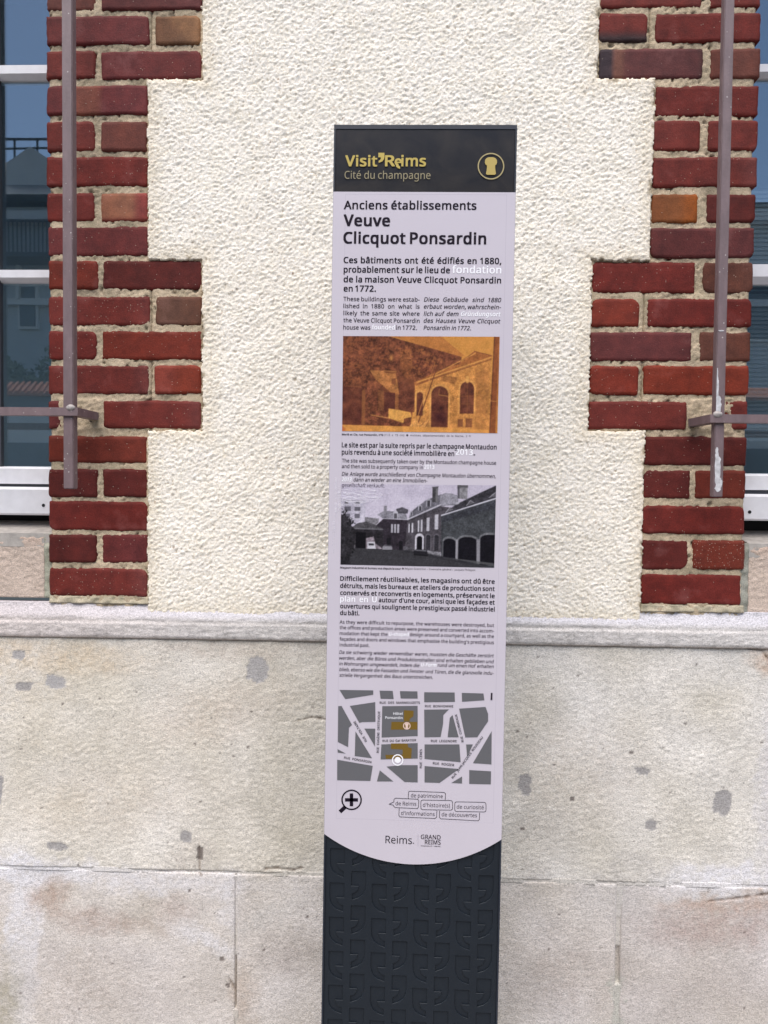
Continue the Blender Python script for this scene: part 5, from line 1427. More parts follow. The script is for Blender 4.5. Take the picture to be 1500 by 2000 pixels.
for s, b in (('Difficilement réutilisables, les magasins ont dû être', 1133.3), ('détruits, mais les bureaux et ateliers de production sont', 1147.2),
             ('conservés et reconvertis en logements, préservant le', 1160.9), ('ouvertures qui soulignent le prestigieux passé industriel', 1186.8)):
    T(s, 665.3, b, 965.3, 8.6, 'ink', B)
T('plan en U', 665, 1173.8, 735.5, 10.6, 'white_ink', .026)
T("autour d'une cour, ainsi que les façades et", 740, 1175, 965.2, 8.6, 'ink', B)
T('du bâti.', 665, 1200, 702, 8.6, 'ink', B, just=False)
for s, b, xr in (('As they were difficult to repurpose, the warehouses were destroyed, but', 1216.8, 964.3), ('the offices and production areas were preserved and converted into accom-', 1227.6, 964.2),
                 ("façades and doors and windows that emphasise the building's prestigious", 1250, 964), ('industrial past.', 1261.2, 722)):
    T(s, 664, b, xr, 6.6, 'ink_soft', .012, just=(xr > 900))
T('modation that kept the', 664, 1238.9, 757, 6.6, 'ink_soft', .012)
T('U-shaped', 760, 1240.6, 798, 6.8, 'white_ink', .035)
T('design around a courtyard, as well as the', 800.5, 1241.3, 964, 6.6, 'ink_soft', .012)
for s, b, xr in (('Da sie schwierig wieder verwendbar waren, mussten die Geschäfte zerstört', 1275.6, 964), ('werden, aber die Büros und Produktionshallen sind erhalten geblieben und', 1286.9, 964),
                 ('blieb, ebenso wie die Fassaden und Fenster und Türen, die die glanzvolle indu-', 1309.2, 963.4), ('strielle Vergangenheit des Baus unterstreichen.', 1320.2, 845)):
    T(s, 663.3, b, xr, 6.6, 'ink_soft', .012, True, just=(xr > 900))
T('in Wohnungen umgewandelt, indem die', 663.2, 1298, 819, 6.6, 'ink_soft', .012, True)
T('U-Form', 822.5, 1300, 852, 6.8, 'white_ink', .035, True)
T('rund um einen Hof erhalten', 854.5, 1301, 963.6, 6.6, 'ink_soft', .012, True)
# map names
mz = lambda x, y: (640 + x / 4.167, 1330 + y / 4.167)
def TM(s, x0, y0, x1, y1, cap=4.4, mat='ink', bold=.016, key='map'):
    a = mz(x0, y0); b = mz(x1, y1)
    LINES.append(dict(text=s, xl=a[0], base=a[1], xr=b[0], base2=b[1], cap=cap, mat=mat, bold=bold, it=False, just=True, key=key, rot=1))
TM('RUE DES MARMOUZETS', 425, 178, 750, 178)
TM('RUE BONHOMME', 792, 206, 1020, 207)
TM('RUE EUGÈNE DESTEUQUE', 417, 576, 428, 240)
TM('RUE DU Gal BARATIER', 448, 488, 720, 482)
TM('RUE LEGENDRE', 840, 488, 1048, 490)
TM('RUE PONSARDIN', 135, 622, 355, 660)
TM('RUE ROGIER', 855, 668, 1027, 684)
TM('RUE CÉRÈS', 766, 700, 768, 548)
TM('RUE JEAN-JACQUES ROUSSEAU', 1020, 786, 1264, 452)
TM('RUE COURMEAUX', 1106, 486, 1050, 262)
TM('RUE VOLTAIRE', 322, 480, 226, 316)
TM('Hôtel', 535, 268, 610, 268, 5, 'white_ink', .01)
TM('Ponsardin', 470, 300, 610, 302, 5, 'white_ink', .01)
# speech bubbles
bz = lambda x, y: (620 + x / 3.947, 1520 + y / 3.947)
def TB(s, x0, y0, x1, cap=7.6):
    a = bz(x0, y0); b = bz(x1, y0)
    T(s, a[0], a[1], b[0], cap, 'ink_soft', .0, just=False, key='bubble')
TB('de patrimoine', 720, 137, 965)
TB('de Reims', 602, 198, 762)
TB("d'histoire(s)", 812, 210, 1020)
TB('de curiosité', 1072, 224, 1280)
TB("d'informations", 645, 273, 903)
TB('de découvertes', 957, 283, 1228)
# city marks
a = bz(525, 490); b = bz(728, 490)
T('Reims', a[0], a[1], b[0], 15.0, 'ink', .0, just=False, key='mark')
T('.', b[0] + 1.5, a[1] + .5, b[0] + 4, 9.2, 'ink', .0, key='mark')
a = bz(797, 457); b = bz(948, 457)
T('GRAND', a[0], a[1], b[0], 8.6, 'ink_soft', .016, key='mark')
a = bz(828, 497); b = bz(948, 497)
T('REIMS', a[0], a[1], b[0], 8.6, 'ink_soft', .016, key='mark')
a = bz(797, 514); b = bz(948, 516)
T('COMMUNAUTÉ URBAINE', a[0], a[1], b[0], 2.0, 'ink_soft', .02, key='mark')

from mathutils.geometry import tessellate_polygon
FONT = {}
for row in GLYPHS.split('\n'):
    ch, adv, ss = row.split('\t')
    cs = []
    for c in ss.split('|'):
        n_ = [float(q) for q in c.split()]
        cs.append(np.array(n_).reshape(-1, 2))
    FONT[ch] = (float(adv), cs)
def _area(c):
    return 0.5 * float(np.sum(c[:, 0] * np.roll(c[:, 1], -1) - np.roll(c[:, 0], -1) * c[:, 1]))
ORI = 1.0 if _area(FONT['l'][1][0]) > 0 else -1.0
_gc = {}
def glyph(ch, bold):
    """outline thickened by `bold` and filled; cap height = 100"""
    k_ = (ch, bold)
    if k_ in _gc:
        return _gc[k_]
    adv, cs = FONT[ch]
    off = bold * 130
    out = list(cs)
    for c in ():
        a = c - np.roll(c, 1, 0); b = np.roll(c, -1, 0) - c
        na = np.stack([a[:, 1], -a[:, 0]], 1); nb = np.stack([b[:, 1], -b[:, 0]], 1)
        na /= np.linalg.norm(na, axis=1)[:, None] + 1e-9; nb /= np.linalg.norm(nb, axis=1)[:, None] + 1e-9
        n_ = na + nb
        l2 = np.maximum((n_ ** 2).sum(1), 0.8)
        out.append(c + ORI * off * 2 * n_ / l2[:, None])
    outer = [c for c in out if _area(c) * ORI > 0]
    holes = [c for c in out if _area(c) * ORI <= 0]
    parts, tris, n0 = [], [], 0
    for o_ in outer:
        grp = [o_] + [h for h in holes if o_[:, 0].min() < h[:, 0].mean() < o_[:, 0].max() and o_[:, 1].min() < h[:, 1].mean() < o_[:, 1].max()]
        t = tessellate_polygon([[Vector((float(p[0]), float(p[1]), 0)) for p in c] for c in grp])
        tris += [tuple(i + n0 for i in q) for q in t]
        parts += grp
        n0 += sum(len(c) for c in grp)
    co = np.concatenate(parts)
    _gc[k_] = (adv + off * 1.1, co, tris)
    return _gc[k_]

def word_objects():
    mesh = {}
    def word(w, bold, it):
        k_ = (w, bold, it)
        if k_ in mesh:
            return mesh[k_]
        x = 0.0; V_ = []; F_ = []; n = 0
        for ch in w:
            adv, co, tr = glyph(ch, bold)
            q = co.copy(); q[:, 0] += x
            V_.append(q); F_ += [tuple(i + n for i in t) for t in tr]; n += len(q)
            x += adv
        V_ = np.concatenate(V_)
        if it:
            V_[:, 0] += V_[:, 1] * 0.2
        mesh[k_] = (V_, F_)
        return mesh[k_]
    out = {}
    for L in LINES:
        u0, v0 = sl(L['xl'], L['base'])
        if L.get('base2') is not None:
            u1, v1 = sl(L['xr'], L['base2'])
            ang = math.atan2(v1 - v0, u1 - u0); wid = math.hypot(u1 - u0, v1 - v0)
        else:
            u1, _ = sl(L['xr'], L['base']); ang = 0.0; wid = u1 - u0
        s = (L['cap'] * (DIST + YS) / FPX) / 100.0
        words = L['text'].split(' ')
        ms = [word(w, L['bold'], L['it']) for w in words]
        ws = [float(m[0][:, 0].max() - m[0][:, 0].min()) * s for m in ms]
        tot = sum(ws); n = len(words)
        mn = 50 * s
        if n == 1:
            kx = wid / tot; gap = 0
        elif L['just']:
            kx = 1.0
            gap = (wid - kx * tot) / (n - 1)
            if gap < mn:
                kx = wid / (tot + mn * (n - 1)); gap = mn * kx
            elif gap > 2.1 * mn:
                kx = min(1.1, (wid - 2.1 * mn * (n - 1)) / tot); gap = (wid - kx * tot) / (n - 1)
        else:
            kx = wid / (tot + mn * (n - 1)); gap = mn * kx
        x = 0.0
        key = (L['key'], L['mat'])
        V_, F_ = out.setdefault(key, ([], []))
        ca, sa = math.cos(ang), math.sin(ang)
        for m, ww in zip(ms, ws):
            co, fs = m
            b0 = len(V_)
            mnx = float(co[:, 0].min())
            # heavier weights: the same letter struck four times, a hair apart
            ink = L['bold'] * 118
            strikes = [(0.0, 0.0)] if ink < 0.6 else [(-ink, -ink), (ink, -ink), (-ink, ink), (ink, ink)]
            for si, (ox, oy) in enumerate(strikes):
                b0 = len(V_)
                X = x + (co[:, 0] - mnx + ox) * s * kx
                Y = (co[:, 1] + oy * 0.8) * s
                yy = YT - 0.000012 * si
                for a_, b_ in zip(X.tolist(), Y.tolist()):
                    V_.append((u0 + a_ * ca - b_ * sa, yy, v0 + a_ * sa + b_ * ca))
                F_.extend([tuple(i + b0 for i in f) for f in fs])
            x += ww * kx + gap
    return out
LET = word_objects()

def flat(polys, y, flip=False):
    """list of polygons in photo pixels -> flat faces in the sign's own frame"""
    V_, F_ = [], []
    for p in polys:
        b0 = len(V_)
        for q in p:
            u, v = sl(*q)
            V_.append((u, y, v))
        F_.append(tuple(range(b0, b0 + len(p))))
    return V_, F_
def ring(cx, cy, r0, r1, n=40, a0=0, a1=360):
    out = []
    for i in range(n):
        t0 = math.radians(a0 + (a1 - a0) * i / n); t1 = math.radians(a0 + (a1 - a0) * (i + 1) / n)
        out.append([(cx + r0 * math.cos(t0), cy + r0 * math.sin(t0)), (cx + r1 * math.cos(t0), cy + r1 * math.sin(t0)),
                    (cx + r1 * math.cos(t1), cy + r1 * math.sin(t1)), (cx + r0 * math.cos(t1), cy + r0 * math.sin(t1))])
    return out
def disc(cx, cy, r, n=28):
    return [[(cx + r * math.cos(2 * math.pi * i / n), cy + r * math.sin(2 * math.pi * i / n)) for i in range(n)]]
def stroke(pts, w):
    out = []
    for a, b in zip(pts[:-1], pts[1:]):
        dx, dy = b[0] - a[0], b[1] - a[1]
        l = math.hypot(dx, dy) or 1e-6
        nx_, ny_ = -dy / l * w / 2, dx / l * w / 2
        ex, ey = dx / l * w * .3, dy / l * w * .3
        out.append([(a[0] + nx_ - ex, a[1] + ny_ - ey), (b[0] + nx_ + ex, b[1] + ny_ + ey), (b[0] - nx_ + ex, b[1] - ny_ + ey), (a[0] - nx_ - ex, a[1] - ny_ - ey)])
    return out
def printed(name, items, parent, extra=()):
    """items: (polys, material key, layer)"""
    V_, F_, mi, mats = [], [], [], []
    def slot(mk):
        if mk not in mats:
            mats.append(mk)
        return mats.index(mk)
    for (ps, mk, lay) in items:
        v, f = flat(ps, YT - 0.00012 * lay)
        b0 = len(V_); V_ += v; F_ += [tuple(i + b0 for i in q) for q in f]; mi += [slot(mk)] * len(f)
    for (VF, mk, lay) in extra:
        v, f = VF
        b0 = len(V_); V_ += [(p[0], p[1] - 0.00012 * lay, p[2]) for p in v]; F_ += [tuple(i + b0 for i in q) for q in f]; mi += [slot(mk)] * len(f)
    o = mesh_obj(name, V_, F_, None, parent)
    for mk in mats:
        o.data.materials.append(M[mk])
    o.data.polygons.foreach_set('material_index', mi)
    return o

# header: lettering and cork emblem
hz_ = lambda x, y: (640 + x / 3.947, 230 + y / 3.947)
def hp(pts):
    return [hz_(*p) for p in pts]
apos = hp([(392, 281), (438, 281), (439, 312), (434, 332), (421, 348), (394, 358), (394, 343), (406, 336), (411, 324), (411, 316), (392, 316)])
# the small e drawn as a bent comma
e_ring = []
ec = hz_(545, 352)
e_ring = ring(ec[0], ec[1], 3.2, 7.3, 22, -180, 10) + ring(ec[0], ec[1], 3.2, 7.3, 12, 128, 182)
e_bar = stroke([(ec[0] - 4, ec[1] + .8), (ec[0] + 7.0, ec[1] + .8)], 2.7)
e_tail = [hp([(524, 362), (545, 364), (548, 380), (558, 386), (558, 404), (540, 399), (528, 386)])]
printed('header_lettering', [([apos], 'gold', 3), (e_ring, 'gold', 3), (e_bar, 'gold', 4), (e_tail, 'gold', 4)], header,
        [(LET[('title', 'gold')], 'gold', 3), (LET[('subtitle', 'tan')], 'tan', 3)])
cx_, cy_ = hz_(1256, 384)
cork = hp([(1212, 335), (1222, 322), (1240, 315), (1272, 315), (1290, 322), (1301, 336), (1303, 355), (1298, 370), (1288, 378), (1288, 395), (1291, 420), (1294, 443), (1284, 450), (1228, 450), (1217, 443), (1222, 420), (1225, 395), (1225, 378), (1214, 370), (1209, 355)])
M['gold_soft'] = plain('ink_gold_pale', (0.44, 0.33, 0.085), 0.4)
printed('cork_emblem', [(ring(cx_, cy_, 23.6, 25.9, 56), 'tan_ring', 3), ([cork], 'gold_soft', 3)], header) if M.setdefault('tan_ring', plain('ink_ring_tan', (0.38, 0.31, 0.14), 0.4)) else None

printed('lettering', [], panel, [(LET[('text', 'ink')], 'ink', 0), (LET[('text', 'ink_soft')], 'ink_soft', 0), (LET[('text', 'white_ink')], 'white_ink', 0)])

# ---- street map
def mp(*pts):
    return [mz(*p) for p in pts]
blocks = [mp((98, 66), (372, 70), (372, 105), (145, 141)), mp((423, 72), (530, 74), (538, 140), (432, 138)), mp((588, 76), (730, 78), (732, 136), (594, 136)),
          mp((785, 85), (1032, 87), (1034, 163), (785, 166)), mp((1090, 90), (1265, 95), (1273, 150), (1092, 162)),
          mp((88, 198), (115, 196), (200, 350), (175, 372), (168, 530), (85, 488)), mp((182, 196), (388, 165), (390, 325), (285, 327), (258, 332)),
          mp((445, 198), (732, 195), (732, 440), (440, 452)), mp((785, 226), (985, 224), (940, 270), (938, 340), (918, 448), (787, 450)),
          mp((1068, 218), (1282, 204), (1303, 260), (1303, 320), (1215, 450), (1118, 452)), mp((300, 380), (388, 380), (386, 525)),
          mp((228, 402), (362, 620), (222, 602)), mp((82, 546), (150, 582), (85, 575)), mp((993, 292), (1015, 270), (1065, 450), (975, 450)),
          mp((438, 508), (732, 497), (732, 622), (432, 630)), mp((788, 508), (1070, 508), (1080, 652), (788, 626)), mp((1332, 400), (1330, 670), (1180, 660)),
          mp((1125, 508), (1180, 508), (1133, 610)), mp((80, 632), (368, 682), (348, 804), (80, 798)), mp((425, 718), (535, 808), (402, 808)),
          mp((480, 688), (600, 676), (732, 676), (732, 816), (625, 812)), mp((788, 683), (1065, 707), (910, 820), (788, 816)),
          mp((1092, 768), (1092, 825), (1005, 820)), mp((1150, 716), (1327, 726), (1325, 832), (1150, 828))]
brown = [mp((620, 230), (700, 235), (697, 280), (668, 300), (668, 322), (620, 322)), mp((520, 325), (730, 325), (730, 388), (515, 388)),
         mp((515, 500), (650, 500), (655, 530), (685, 540), (680, 622), (610, 622), (610, 550), (515, 545)), mp((470, 592), (525, 592), (610, 590), (610, 622), (475, 625))]
m1 = mz(644, 357); m2 = mz(570, 634)
cork2 = mp((632, 336), (656, 336), (659, 350), (652, 356), (656, 380), (632, 380), (636, 356), (629, 350))
street_map = printed('street_map', [(blocks, 'map_grey', 0), (brown, 'map_brown', 1), (ring(*m1, 5.6, 7.3, 24), 'map_ring', 2), ([cork2], 'map_ring', 2),
                                    (ring(*m2, 9.0, 11.2, 30), 'white_ink', 2), (disc(*m2, 6.0), 'white_ink', 2), (stroke([mz(1332, 94), mz(1330, 144)], 3.4), 'ink_soft', 1)], panel,
                     [(LET[('map', 'ink')], 'ink', 3), (LET[('map', 'white_ink')], 'white_ink', 3)])

# ---- magnifier and speech bubbles
def rrect(x0, y0, x1, y1, skew, r=4, n=5):
    pts = []
    for (cx, cy, a) in ((x1 - r, y0 + r, -90), (x1 - r, y1 - r, 0), (x0 + r, y1 - r, 90), (x0 + r, y0 + r, 180)):
        for i in range(n + 1):
            t = math.radians(a + 90 * i / n)
            pts.append((cx + r * math.cos(t), cy + r * math.sin(t)))
    pts.append(pts[0])
    return [(x, y + (x - x0) * skew) for x, y in pts]
def bub(x0, y0, x1, y1):
    a = bz(x0, y0); b = bz(x1, y1)
    return stroke(rrect(a[0], a[1], b[0], b[1], 0.017), 1.05)
bb = []
bb += stroke([bz(700, 146), bz(702, 100), bz(708, 90), bz(975, 100), bz(986, 108), bz(984, 158)], 1.05)
bb += stroke([bz(590, 172), bz(590, 155), bz(600, 144), bz(772, 152), bz(781, 162), bz(778, 214), bz(770, 224), bz(600, 216), bz(588, 206), bz(586, 198), bz(553, 190), bz(590, 172)], 1.05)
bb += bub(797, 158, 1040, 232) + bub(1057, 172, 1297, 246)
bb += stroke([bz(630, 222), bz(628, 276), bz(636, 288), bz(906, 300), bz(918, 290), bz(920, 240)], 1.05)
bb += stroke([bz(941, 242), bz(939, 290), bz(948, 302), bz(1236, 318), bz(1246, 308), bz(1248, 258)], 1.05)
mgc = bz(265, 157)
mag = ring(mgc[0], mgc[1], 17.2, 20.0, 44) + stroke([bz(213, 214), bz(182, 243)], 7.5) + stroke([bz(222, 157), bz(306, 157)], 6.6) + stroke([bz(264, 115), bz(264, 198)], 6.6)
printed('magnifier_symbol', [(mag, 'ink', 0)], panel)
printed('speech_bubbles', [(bb, 'ink_soft', 0)], panel, [(LET[('bubble', 'ink_soft')], 'ink_soft', 0)])
printed('city_marks', [(stroke([bz(775, 422), bz(774, 516)], .8), 'film', 0)], panel, [(LET[('mark', 'ink')], 'ink', 0), (LET[('mark', 'ink_soft')], 'ink_soft', 0)])
# worn white scuffs on the film at the left edge
scuff = [[(655, 932), (658.5, 932), (659, 965), (658, 1002), (655, 1001)],
         [(660, 952), (668, 942), (670, 960), (667, 990), (661, 1000)],
         [(665, 958), (690, 952), (728, 955), (750, 964), (740, 976), (700, 985), (667, 988)],
         [(651, 1018), (652.2, 1018), (650.5, 1065), (649.5, 1065)], [(654.3, 1002), (655.3, 1002), (653, 1080), (652, 1080)]]
def m_scuff():
    m, nt, b = newmat('scuffed_film')
    b.inputs['Base Color'].default_value = (0.80, 0.78, 0.84, 1)
    b.inputs['Roughness'].default_value = 0.4
    v = worldpos(nt, (0.35, 1, 1.5))
    f = ramp(nt, noise(nt, v, 210, 4, 0.7, 1.2), [(0.44, g3(0)), (0.66, g3(0.75))])
    nt.links.new(f, b.inputs['Alpha'])
    return m
M['scuff'] = m_scuff()
printed('scuff_marks', [(scuff, 'scuff', 7)], panel)

# ---- the two old photographs, printed as fine colour grids
def photo_grid(name, corners, box, nx, nz, paint, seed, lab):
    """corners in photo pixels TL TR BR BL; box: coordinate range used by the painter"""
    x0, y0, x1, y1 = box
    SS = 2
    xs = (np.arange(nx * SS) + 0.5) / (nx * SS) * (x1 - x0) + x0
    ys = (np.arange(nz * SS) + 0.5) / (nz * SS) * (y1 - y0) + y0
    X, Y = np.meshgrid(xs, ys)
    img = paint(X, Y, seed)
    img = img.reshape(nz, SS, nx, SS, 3).mean((1, 3))
    ker = img.copy()
    img = img + np.random.RandomState(seed).normal(0, 5.0, img.shape[:2])[..., None]
    ker = img.copy()
    ker[1:-1, 1:-1] = img[1:-1, 1:-1] * .5 + (img[:-2, 1:-1] + img[2:, 1:-1] + img[1:-1, :-2] + img[1:-1, 2:]) * .125
    img = np.clip(ker, 0, 255) / 255.0
    col = np.where(img <= 0.04045, img / 12.92, ((img + 0.055) / 1.055) ** 2.4) * 0.86
    s = [sl(*c) for c in corners]
    U, Vq = np.meshgrid((np.arange(nx)) / (nx - 1.0), (np.arange(nz)) / (nz - 1.0))
    def bil(k_):
        return (s[0][k_] * (1 - U) * (1 - Vq) + s[1][k_] * U * (1 - Vq) + s[2][k_] * U * Vq + s[3][k_] * (1 - U) * Vq)
    XX = bil(0); ZZ = bil(1)
    YY = np.full_like(XX, YT)
    # flip rows so that faces look towards the street
    o = grid_obj(name, XX[::-1], ZZ[::-1], YY, np.ones((nz - 1, nx - 1), bool), M['print'], panel, col[::-1], None, False)
    if lab:
        o['label'] = lab
    return o

def inpoly(X, Y, pts):
    m = np.zeros(X.shape, bool)
    n = len(pts)
    j = n - 1
    for i in range(n):
        xi, yi = pts[i]; xj, yj = pts[j]
        if yi != yj:
            c = ((yi > Y) != (yj > Y)) & (X < (xj - xi) * (Y - yi) / (yj - yi) + xi)
            m ^= c
        j = i
    return m
class Painter:
    def __init__(self, X, Y, base, seed):
        self.X, self.Y = X, Y
        self.img = np.tile(np.array(base, float), X.shape + (1,))
        self.rs = np.random.RandomState(seed)
        self.seed = seed
        nz, nx = X.shape
        px = abs(X[0, 1] - X[0, 0])
        self.n1 = smooth_field(nx, nz, px, 12, seed + 1)
        self.n2 = smooth_field(nx, nz, px, 30, seed + 2)
        self.n3 = smooth_field(nx, nz, px, 80, seed + 3)
        self.n0 = smooth_field(nx, nz, px, 5, seed + 4)
        self.n00 = smooth_field(nx, nz, px, 2.6, seed + 6)
    def p(self, pts, c, a=1.0, tex=0.0):
        m = inpoly(self.X, self.Y, pts)
        self.fill(m, c, a, tex)
    def fill(self, m, c, a=1.0, tex=0.0):
        c = np.array(c, float)
        t = (self.n1 * .6 + self.n2 * .6 + self.n0 * .6 + self.n00 * .5)[..., None] * tex
        v = c * (1 + t)
        mm = (m * a)[..., None] if m.dtype != bool else (m.astype(float) * a)[..., None]
        self.img = self.img * (1 - mm) + v * mm
    def line(self, x0, y0, x1, y1, w, c, a=1.0):
        dx, dy = x1 - x0, y1 - y0
        l2 = dx * dx + dy * dy
        t = np.clip(((self.X - x0) * dx + (self.Y - y0) * dy) / l2, 0, 1)
        d = np.hypot(self.X - x0 - t * dx, self.Y - y0 - t * dy)
        self.fill(sstep(w / 2 + 1.2, w / 2 - 1.2, d), c, a)
    def arch(self, x0, x1, ytop, ybot, c, a=1.0, tex=0.0, rise=None, dy=0.0):
        r = (x1 - x0) / 2; cx = (x0 + x1) / 2
        rise = r if rise is None else rise
        yy = self.Y - (self.X - cx) * dy
        m = (self.X > x0) & (self.X < x1) & (yy < ybot) & (yy > ytop + rise - rise * np.sqrt(np.clip(1 - ((self.X - cx) / r) ** 2, 0, 1)))
        self.fill(m, c, a, tex)

def paint_sepia(X, Y, seed):
    P = Painter(X, Y, (204, 142, 70), seed)
    P.p([(430, 640), (850, 640), (1060, 812), (1000, 815)], (176, 112, 60), .9, .03)
    P.p([(100, 640), (450, 655), (1035, 818), (1030, 870), (870, 945), (700, 1035), (640, 1420), (100, 1420)], (106, 60, 44), 1, .13)
    P.fill((inpoly(X, Y, [(122, 660), (470, 700), (520, 1000), (300, 1060), (122, 1000)]) & (P.n1 > .6)), (142, 84, 52), .5)
    P.p([(560, 770), (640, 760), (660, 900), (620, 1000), (570, 930)], (150, 92, 54), .45, .12)
    P.fill((inpoly(X, Y, [(520, 740), (720, 740), (900, 850), (700, 990), (640, 980)]) & (P.n1 > .75)), (160, 100, 58), .55)
    P.p([(330, 925), (450, 930), (530, 950), (545, 1010), (560, 1110), (500, 1100), (440, 1050), (380, 1000)], (176, 116, 68), .92, .08)
    P.p([(430, 925), (540, 925), (535, 950), (450, 945)], (120, 70, 46), .9)
    P.p([(500, 990), (535, 985), (530, 1040), (500, 1030)], (110, 64, 44), .8)
    P.line(440, 930, 535, 938, 5, (196, 136, 78), .9)
    P.line(140, 870, 270, 890, 4, (150, 96, 58), .7)
    P.fill(np.exp(-(((X - 495) / 13) ** 2 + ((Y - 830) / 22) ** 2)), (196, 134, 76), .9)
    P.arch(100, 285, 1045, 1352, (88, 46, 38), 1, .05, rise=60)
    P.line(285, 1090, 285, 1340, 26, (140, 88, 54), .8)
    P.line(150, 1050, 260, 1055, 10, (136, 84, 54), .5)
    P.p([(395, 1080), (440, 1085), (445, 1240), (400, 1240)], (134, 84, 54), .7, .08)
    P.p([(445, 1095), (530, 1100), (530, 1245), (445, 1240)], (84, 44, 38), 1, .04)
    P.p([(530, 1100), (555, 1110), (555, 1250), (530, 1245)], (160, 104, 60), .6)
    P.p([(560, 960), (680, 1010), (690, 1250), (560, 1240)], (98, 54, 42), .8, .06)
    # right hand building
    P.p([(680, 1035), (1260, 818), (1270, 1420), (640, 1420), (680, 1250)], (196, 134, 72), 1, .07)
    P.p([(670, 1020), (850, 930), (1020, 870), (1130, 772), (1270, 805), (1265, 825), (980, 925), (690, 1045)], (150, 92, 52), 1, .07)
    P.line(830, 955, 1140, 788, 8, (214, 152, 80), .8)
    P.line(1130, 774, 1262, 806, 5, (98, 56, 40), .9)
    P.line(1030, 850, 1140, 776, 4, (98, 56, 40), .8)
    P.line(700, 1015, 1262, 818, 9, (222, 160, 86), .85)
    P.line(700, 1032, 1262, 834, 8, (112, 66, 44), .8)
    P.p([(880, 960), (1010, 975), (985, 1030), (880, 1000)], (120, 74, 46), .5, .1)
    P.p([(1150, 940), (1235, 900), (1240, 1260), (1150, 1260)], (168, 112, 62), .55, .13)
    P.fill((inpoly(X, Y, [(1140, 900), (1250, 860), (1250, 1380), (1150, 1380)]) & (P.n0 > .5)), (130, 82, 50), .6)
    P.p([(940, 1130), (1010, 1120), (1000, 1240), (950, 1240)], (172, 116, 64), .5, .12)
    for (x0, x1, yt, yb) in ((695, 745, 1092, 1275), (808, 938, 1045, 1362), (1030, 1135, 1008, 1255)):
        P.arch(x0 - 14, x1 + 14, yt - 18, yb, (216, 156, 88), .8, .04)
        P.arch(x0, x1, yt, yb, (92, 50, 40), 1, .06)
    P.line(1085, 1030, 1085, 1250, 3, (150, 96, 58), .7); P.line(1035, 1120, 1130, 1120, 3, (150, 96, 58), .6); P.line(1035, 1180, 1130, 1180, 3, (150, 96, 58), .6)
    P.line(865, 1112, 935, 1122, 5, (206, 148, 86), .8); P.line(868, 1065, 866, 1110, 5, (160, 104, 62), .8)
    P.p([(815, 1250), (930, 1250), (928, 1355), (815, 1358)], (76, 38, 36), .8)
    P.line(1083, 975, 1083, 1010, 22, (224, 166, 92), .8)
    P.p([(1015, 1298), (1055, 1298), (1055, 1358), (1015, 1358)], (110, 66, 46), .9); P.p([(1075, 1292), (1125, 1292), (1125, 1360), (1075, 1360)], (112, 66, 46), .85)
    # ladder
    P.line(860, 862, 700, 1362, 7, (96, 54, 40), .95); P.line(832, 862, 688, 1350, 4, (188, 126, 70), .8)
    P.line(800, 960, 700, 1300, 3, (214, 150, 84), .8)
    # ground, cloth, rubble
    P.p([(100, 1352), (700, 1360), (1270, 1378), (1270, 1430), (100, 1430)], (212, 148, 76), 1, .03)
    P.p([(480, 1222), (560, 1232), (650, 1250), (660, 1285), (600, 1300), (598, 1335), (480, 1296)], (214, 158, 82), 1, .05)
    P.line(350, 1275, 480, 1296, 8, (196, 140, 80), .7)
    for q in range(26):
        x = P.rs.uniform(300, 460); y = P.rs.uniform(1220, 1330)
        P.line(x, y, x + P.rs.uniform(-25, 25), y + P.rs.uniform(-14, 14), 4, (184, 126, 72) if q % 2 else (96, 54, 40), .6)
    P.p([(640, 1362), (690, 1290), (720, 1345), (790, 1300), (800, 1362)], (206, 148, 84), .8, .1)
    P.line(730, 1355, 760, 1320, 5, (110, 66, 44), .8); P.line(770, 1358, 790, 1318, 5, (110, 66, 44), .8)
    # drain pipe
    P.p([(1280, 640), (1330, 640), (1312, 1420), (1262, 1420)], (132, 74, 44), 1, .03)
    P.line(1283, 655, 1262, 1400, 7, (84, 46, 38), .95); P.line(1322, 655, 1308, 1400, 5, (214, 150, 82), .7)
    P.line(1262, 1155, 1310, 1158, 6, (202, 140, 78), .8)
    P.p([(100, 1345), (150, 1385), (140, 1420), (100, 1420)], (180, 76, 48), .5)
    # uneven fading of the old print
    fade = (0.10 + 0.05 * P.n3 + 0.03 * P.n2)[..., None]
    im = P.img * (1 + 0.03 * P.n0[..., None] + 0.02 * P.n2[..., None])
    return im * (1 - fade) + np.array((196, 128, 74)) * fade

